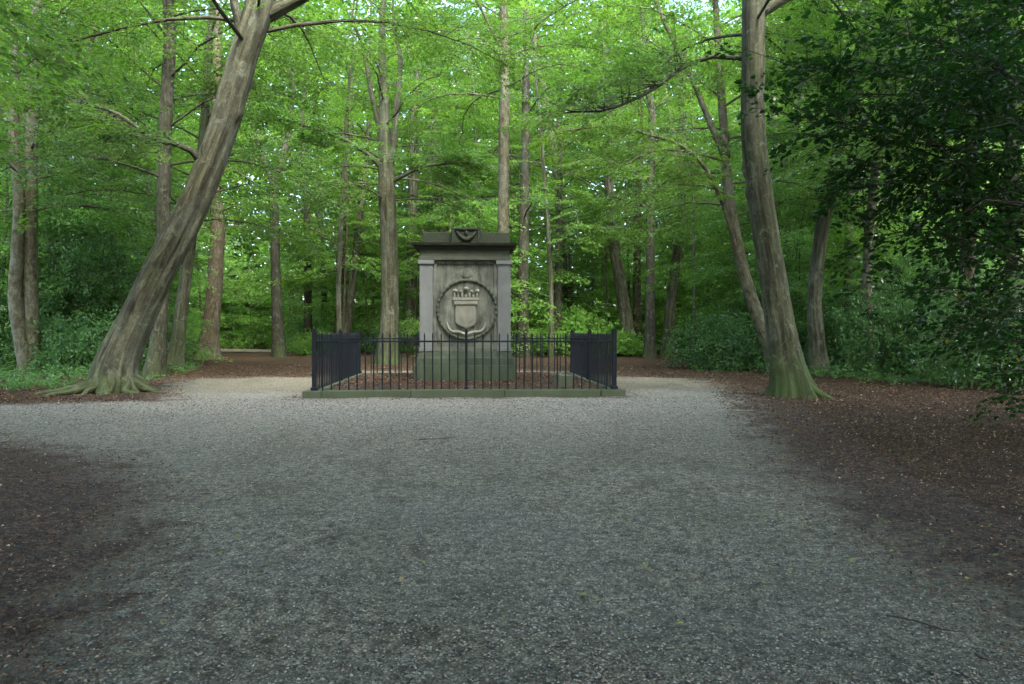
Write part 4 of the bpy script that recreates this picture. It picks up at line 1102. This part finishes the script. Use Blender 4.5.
# pebbles
n = 130000
d = 2.3 + 12 * rng.random(n) ** 1.5; px = rng.uniform(-60, 1090, n)
xy = FW[None, :2] * d[:, None] + RT[None, :2] * (d * (px - CX) / FPX)[:, None]
sdp = path_sd(xy[:, 0], xy[:, 1])
kk = (sdp > .1 + np.abs(rng.normal(0, .5, n))) & (xy[:, 1] < FY0 - .2); xy = xy[kk]; n = len(xy)
dirs = unit(np.array([[1, 0, 0], [0, 1, 0], [-1, 0, 0], [0, -1, 0], [0, 0, 1.0]]))
s_ = rng.uniform(.0026, .007, n); s_[rng.random(n) < .02] *= 1.5
s_ *= np.clip((xy @ FW[:2]) / 6, 1, 2.0)
a_ = rng.uniform(0, 6.28, n); ca, sa = np.cos(a_), np.sin(a_)
loc = np.stack([np.stack([ca * s_ * 1.4, sa * s_ * 1.4, s_ * rng.uniform(-.2, .4, n)], 1), np.stack([-sa * s_, ca * s_, s_ * rng.uniform(-.2, .4, n)], 1),
                np.stack([-ca * s_ * 1.2, -sa * s_ * 1.2, s_ * rng.uniform(-.2, .4, n)], 1), np.stack([sa * s_ * .9, -ca * s_ * .9, s_ * rng.uniform(-.2, .4, n)], 1),
                np.stack([s_ * rng.normal(0, .3, n), s_ * rng.normal(0, .3, n), s_ * rng.uniform(.6, 1.1, n)], 1)], 1)
cen = np.stack([xy[:, 0], xy[:, 1], hfun(xy[:, 0], xy[:, 1]) + .006], 1)
V_ = (loc + cen[:, None]).reshape(-1, 3); k5 = np.arange(n)[:, None] * 5
F_ = np.concatenate([k5 + np.array([[a, (a + 1) % 4, 4]]) for a in range(4)])
at = np.zeros((n, 5, 3)); at[:, :, 0] = rng.random(n)[:, None]
mb = MB(); mb.add(V_, F_, at.reshape(-1, 3))
tag(mb.build('pebbles', M['pebble'], smooth=False), 'loose grey pebbles on the gravel', 'gravel', kind='stuff')
# fresh fallen leaves, mostly on the shaded right
n = 150
px = np.concatenate([rng.uniform(760, 1100, 105), rng.uniform(60, 800, 45)]); py = np.concatenate([398 + 190 * rng.random(105) ** 1.2, rng.uniform(415, 640, 45)])
C = np.array([G(a, b_) for a, b_ in zip(px, py)]); C[:, 2] = hfun(C[:, 0], C[:, 1]) + .022
mb = MB(); L = rng.uniform(.02, .045, n)
leaf_hex(mb, C, rng.normal(0, 1, (n, 3)) * np.array([1, 1, .1]), np.array([0, 0, 1.0]) + rng.normal(0, .2, (n, 3)), L, L * .6, rng.random(n))
tag(mb.build('fallen_leaves', M['fallen'], smooth=False), 'yellow green fallen leaves strewn over the floor', 'fallen leaves', kind='stuff')
# twigs
for (px, py, ln, ang, lb) in ((141, 601, .14, .3, 'short dark twig on the gravel at the lower left'), (437, 440, .55, .45, 'long thin twig on the gravel in front of the monument'),
                              (925, 628, .3, -.6, 'thin twig on the gravel edge at the lower right'),
                              (980, 660, .10, 1.3, 'dark stubby twig at the lower right corner')):
    p0 = G(px, py); t_ = MB(); dv = RT * math.cos(ang) + FW * math.sin(ang); z = float(hfun(p0[0], p0[1])) + .016
    q = [np.array([*(dv * ln * (k / 4 - .5))[:2], .004 * math.sin(k * 2)]) + np.array([rng.normal(0, .012), rng.normal(0, .012), 0]) for k in range(5)]
    tube(t_, q, [.004, .0045, .0035, .003, .0015], 6, .03, .1)
    o = t_.build('twig', M['twig']); o.location = (p0[0], p0[1], z); tag(o, lb, 'twig')
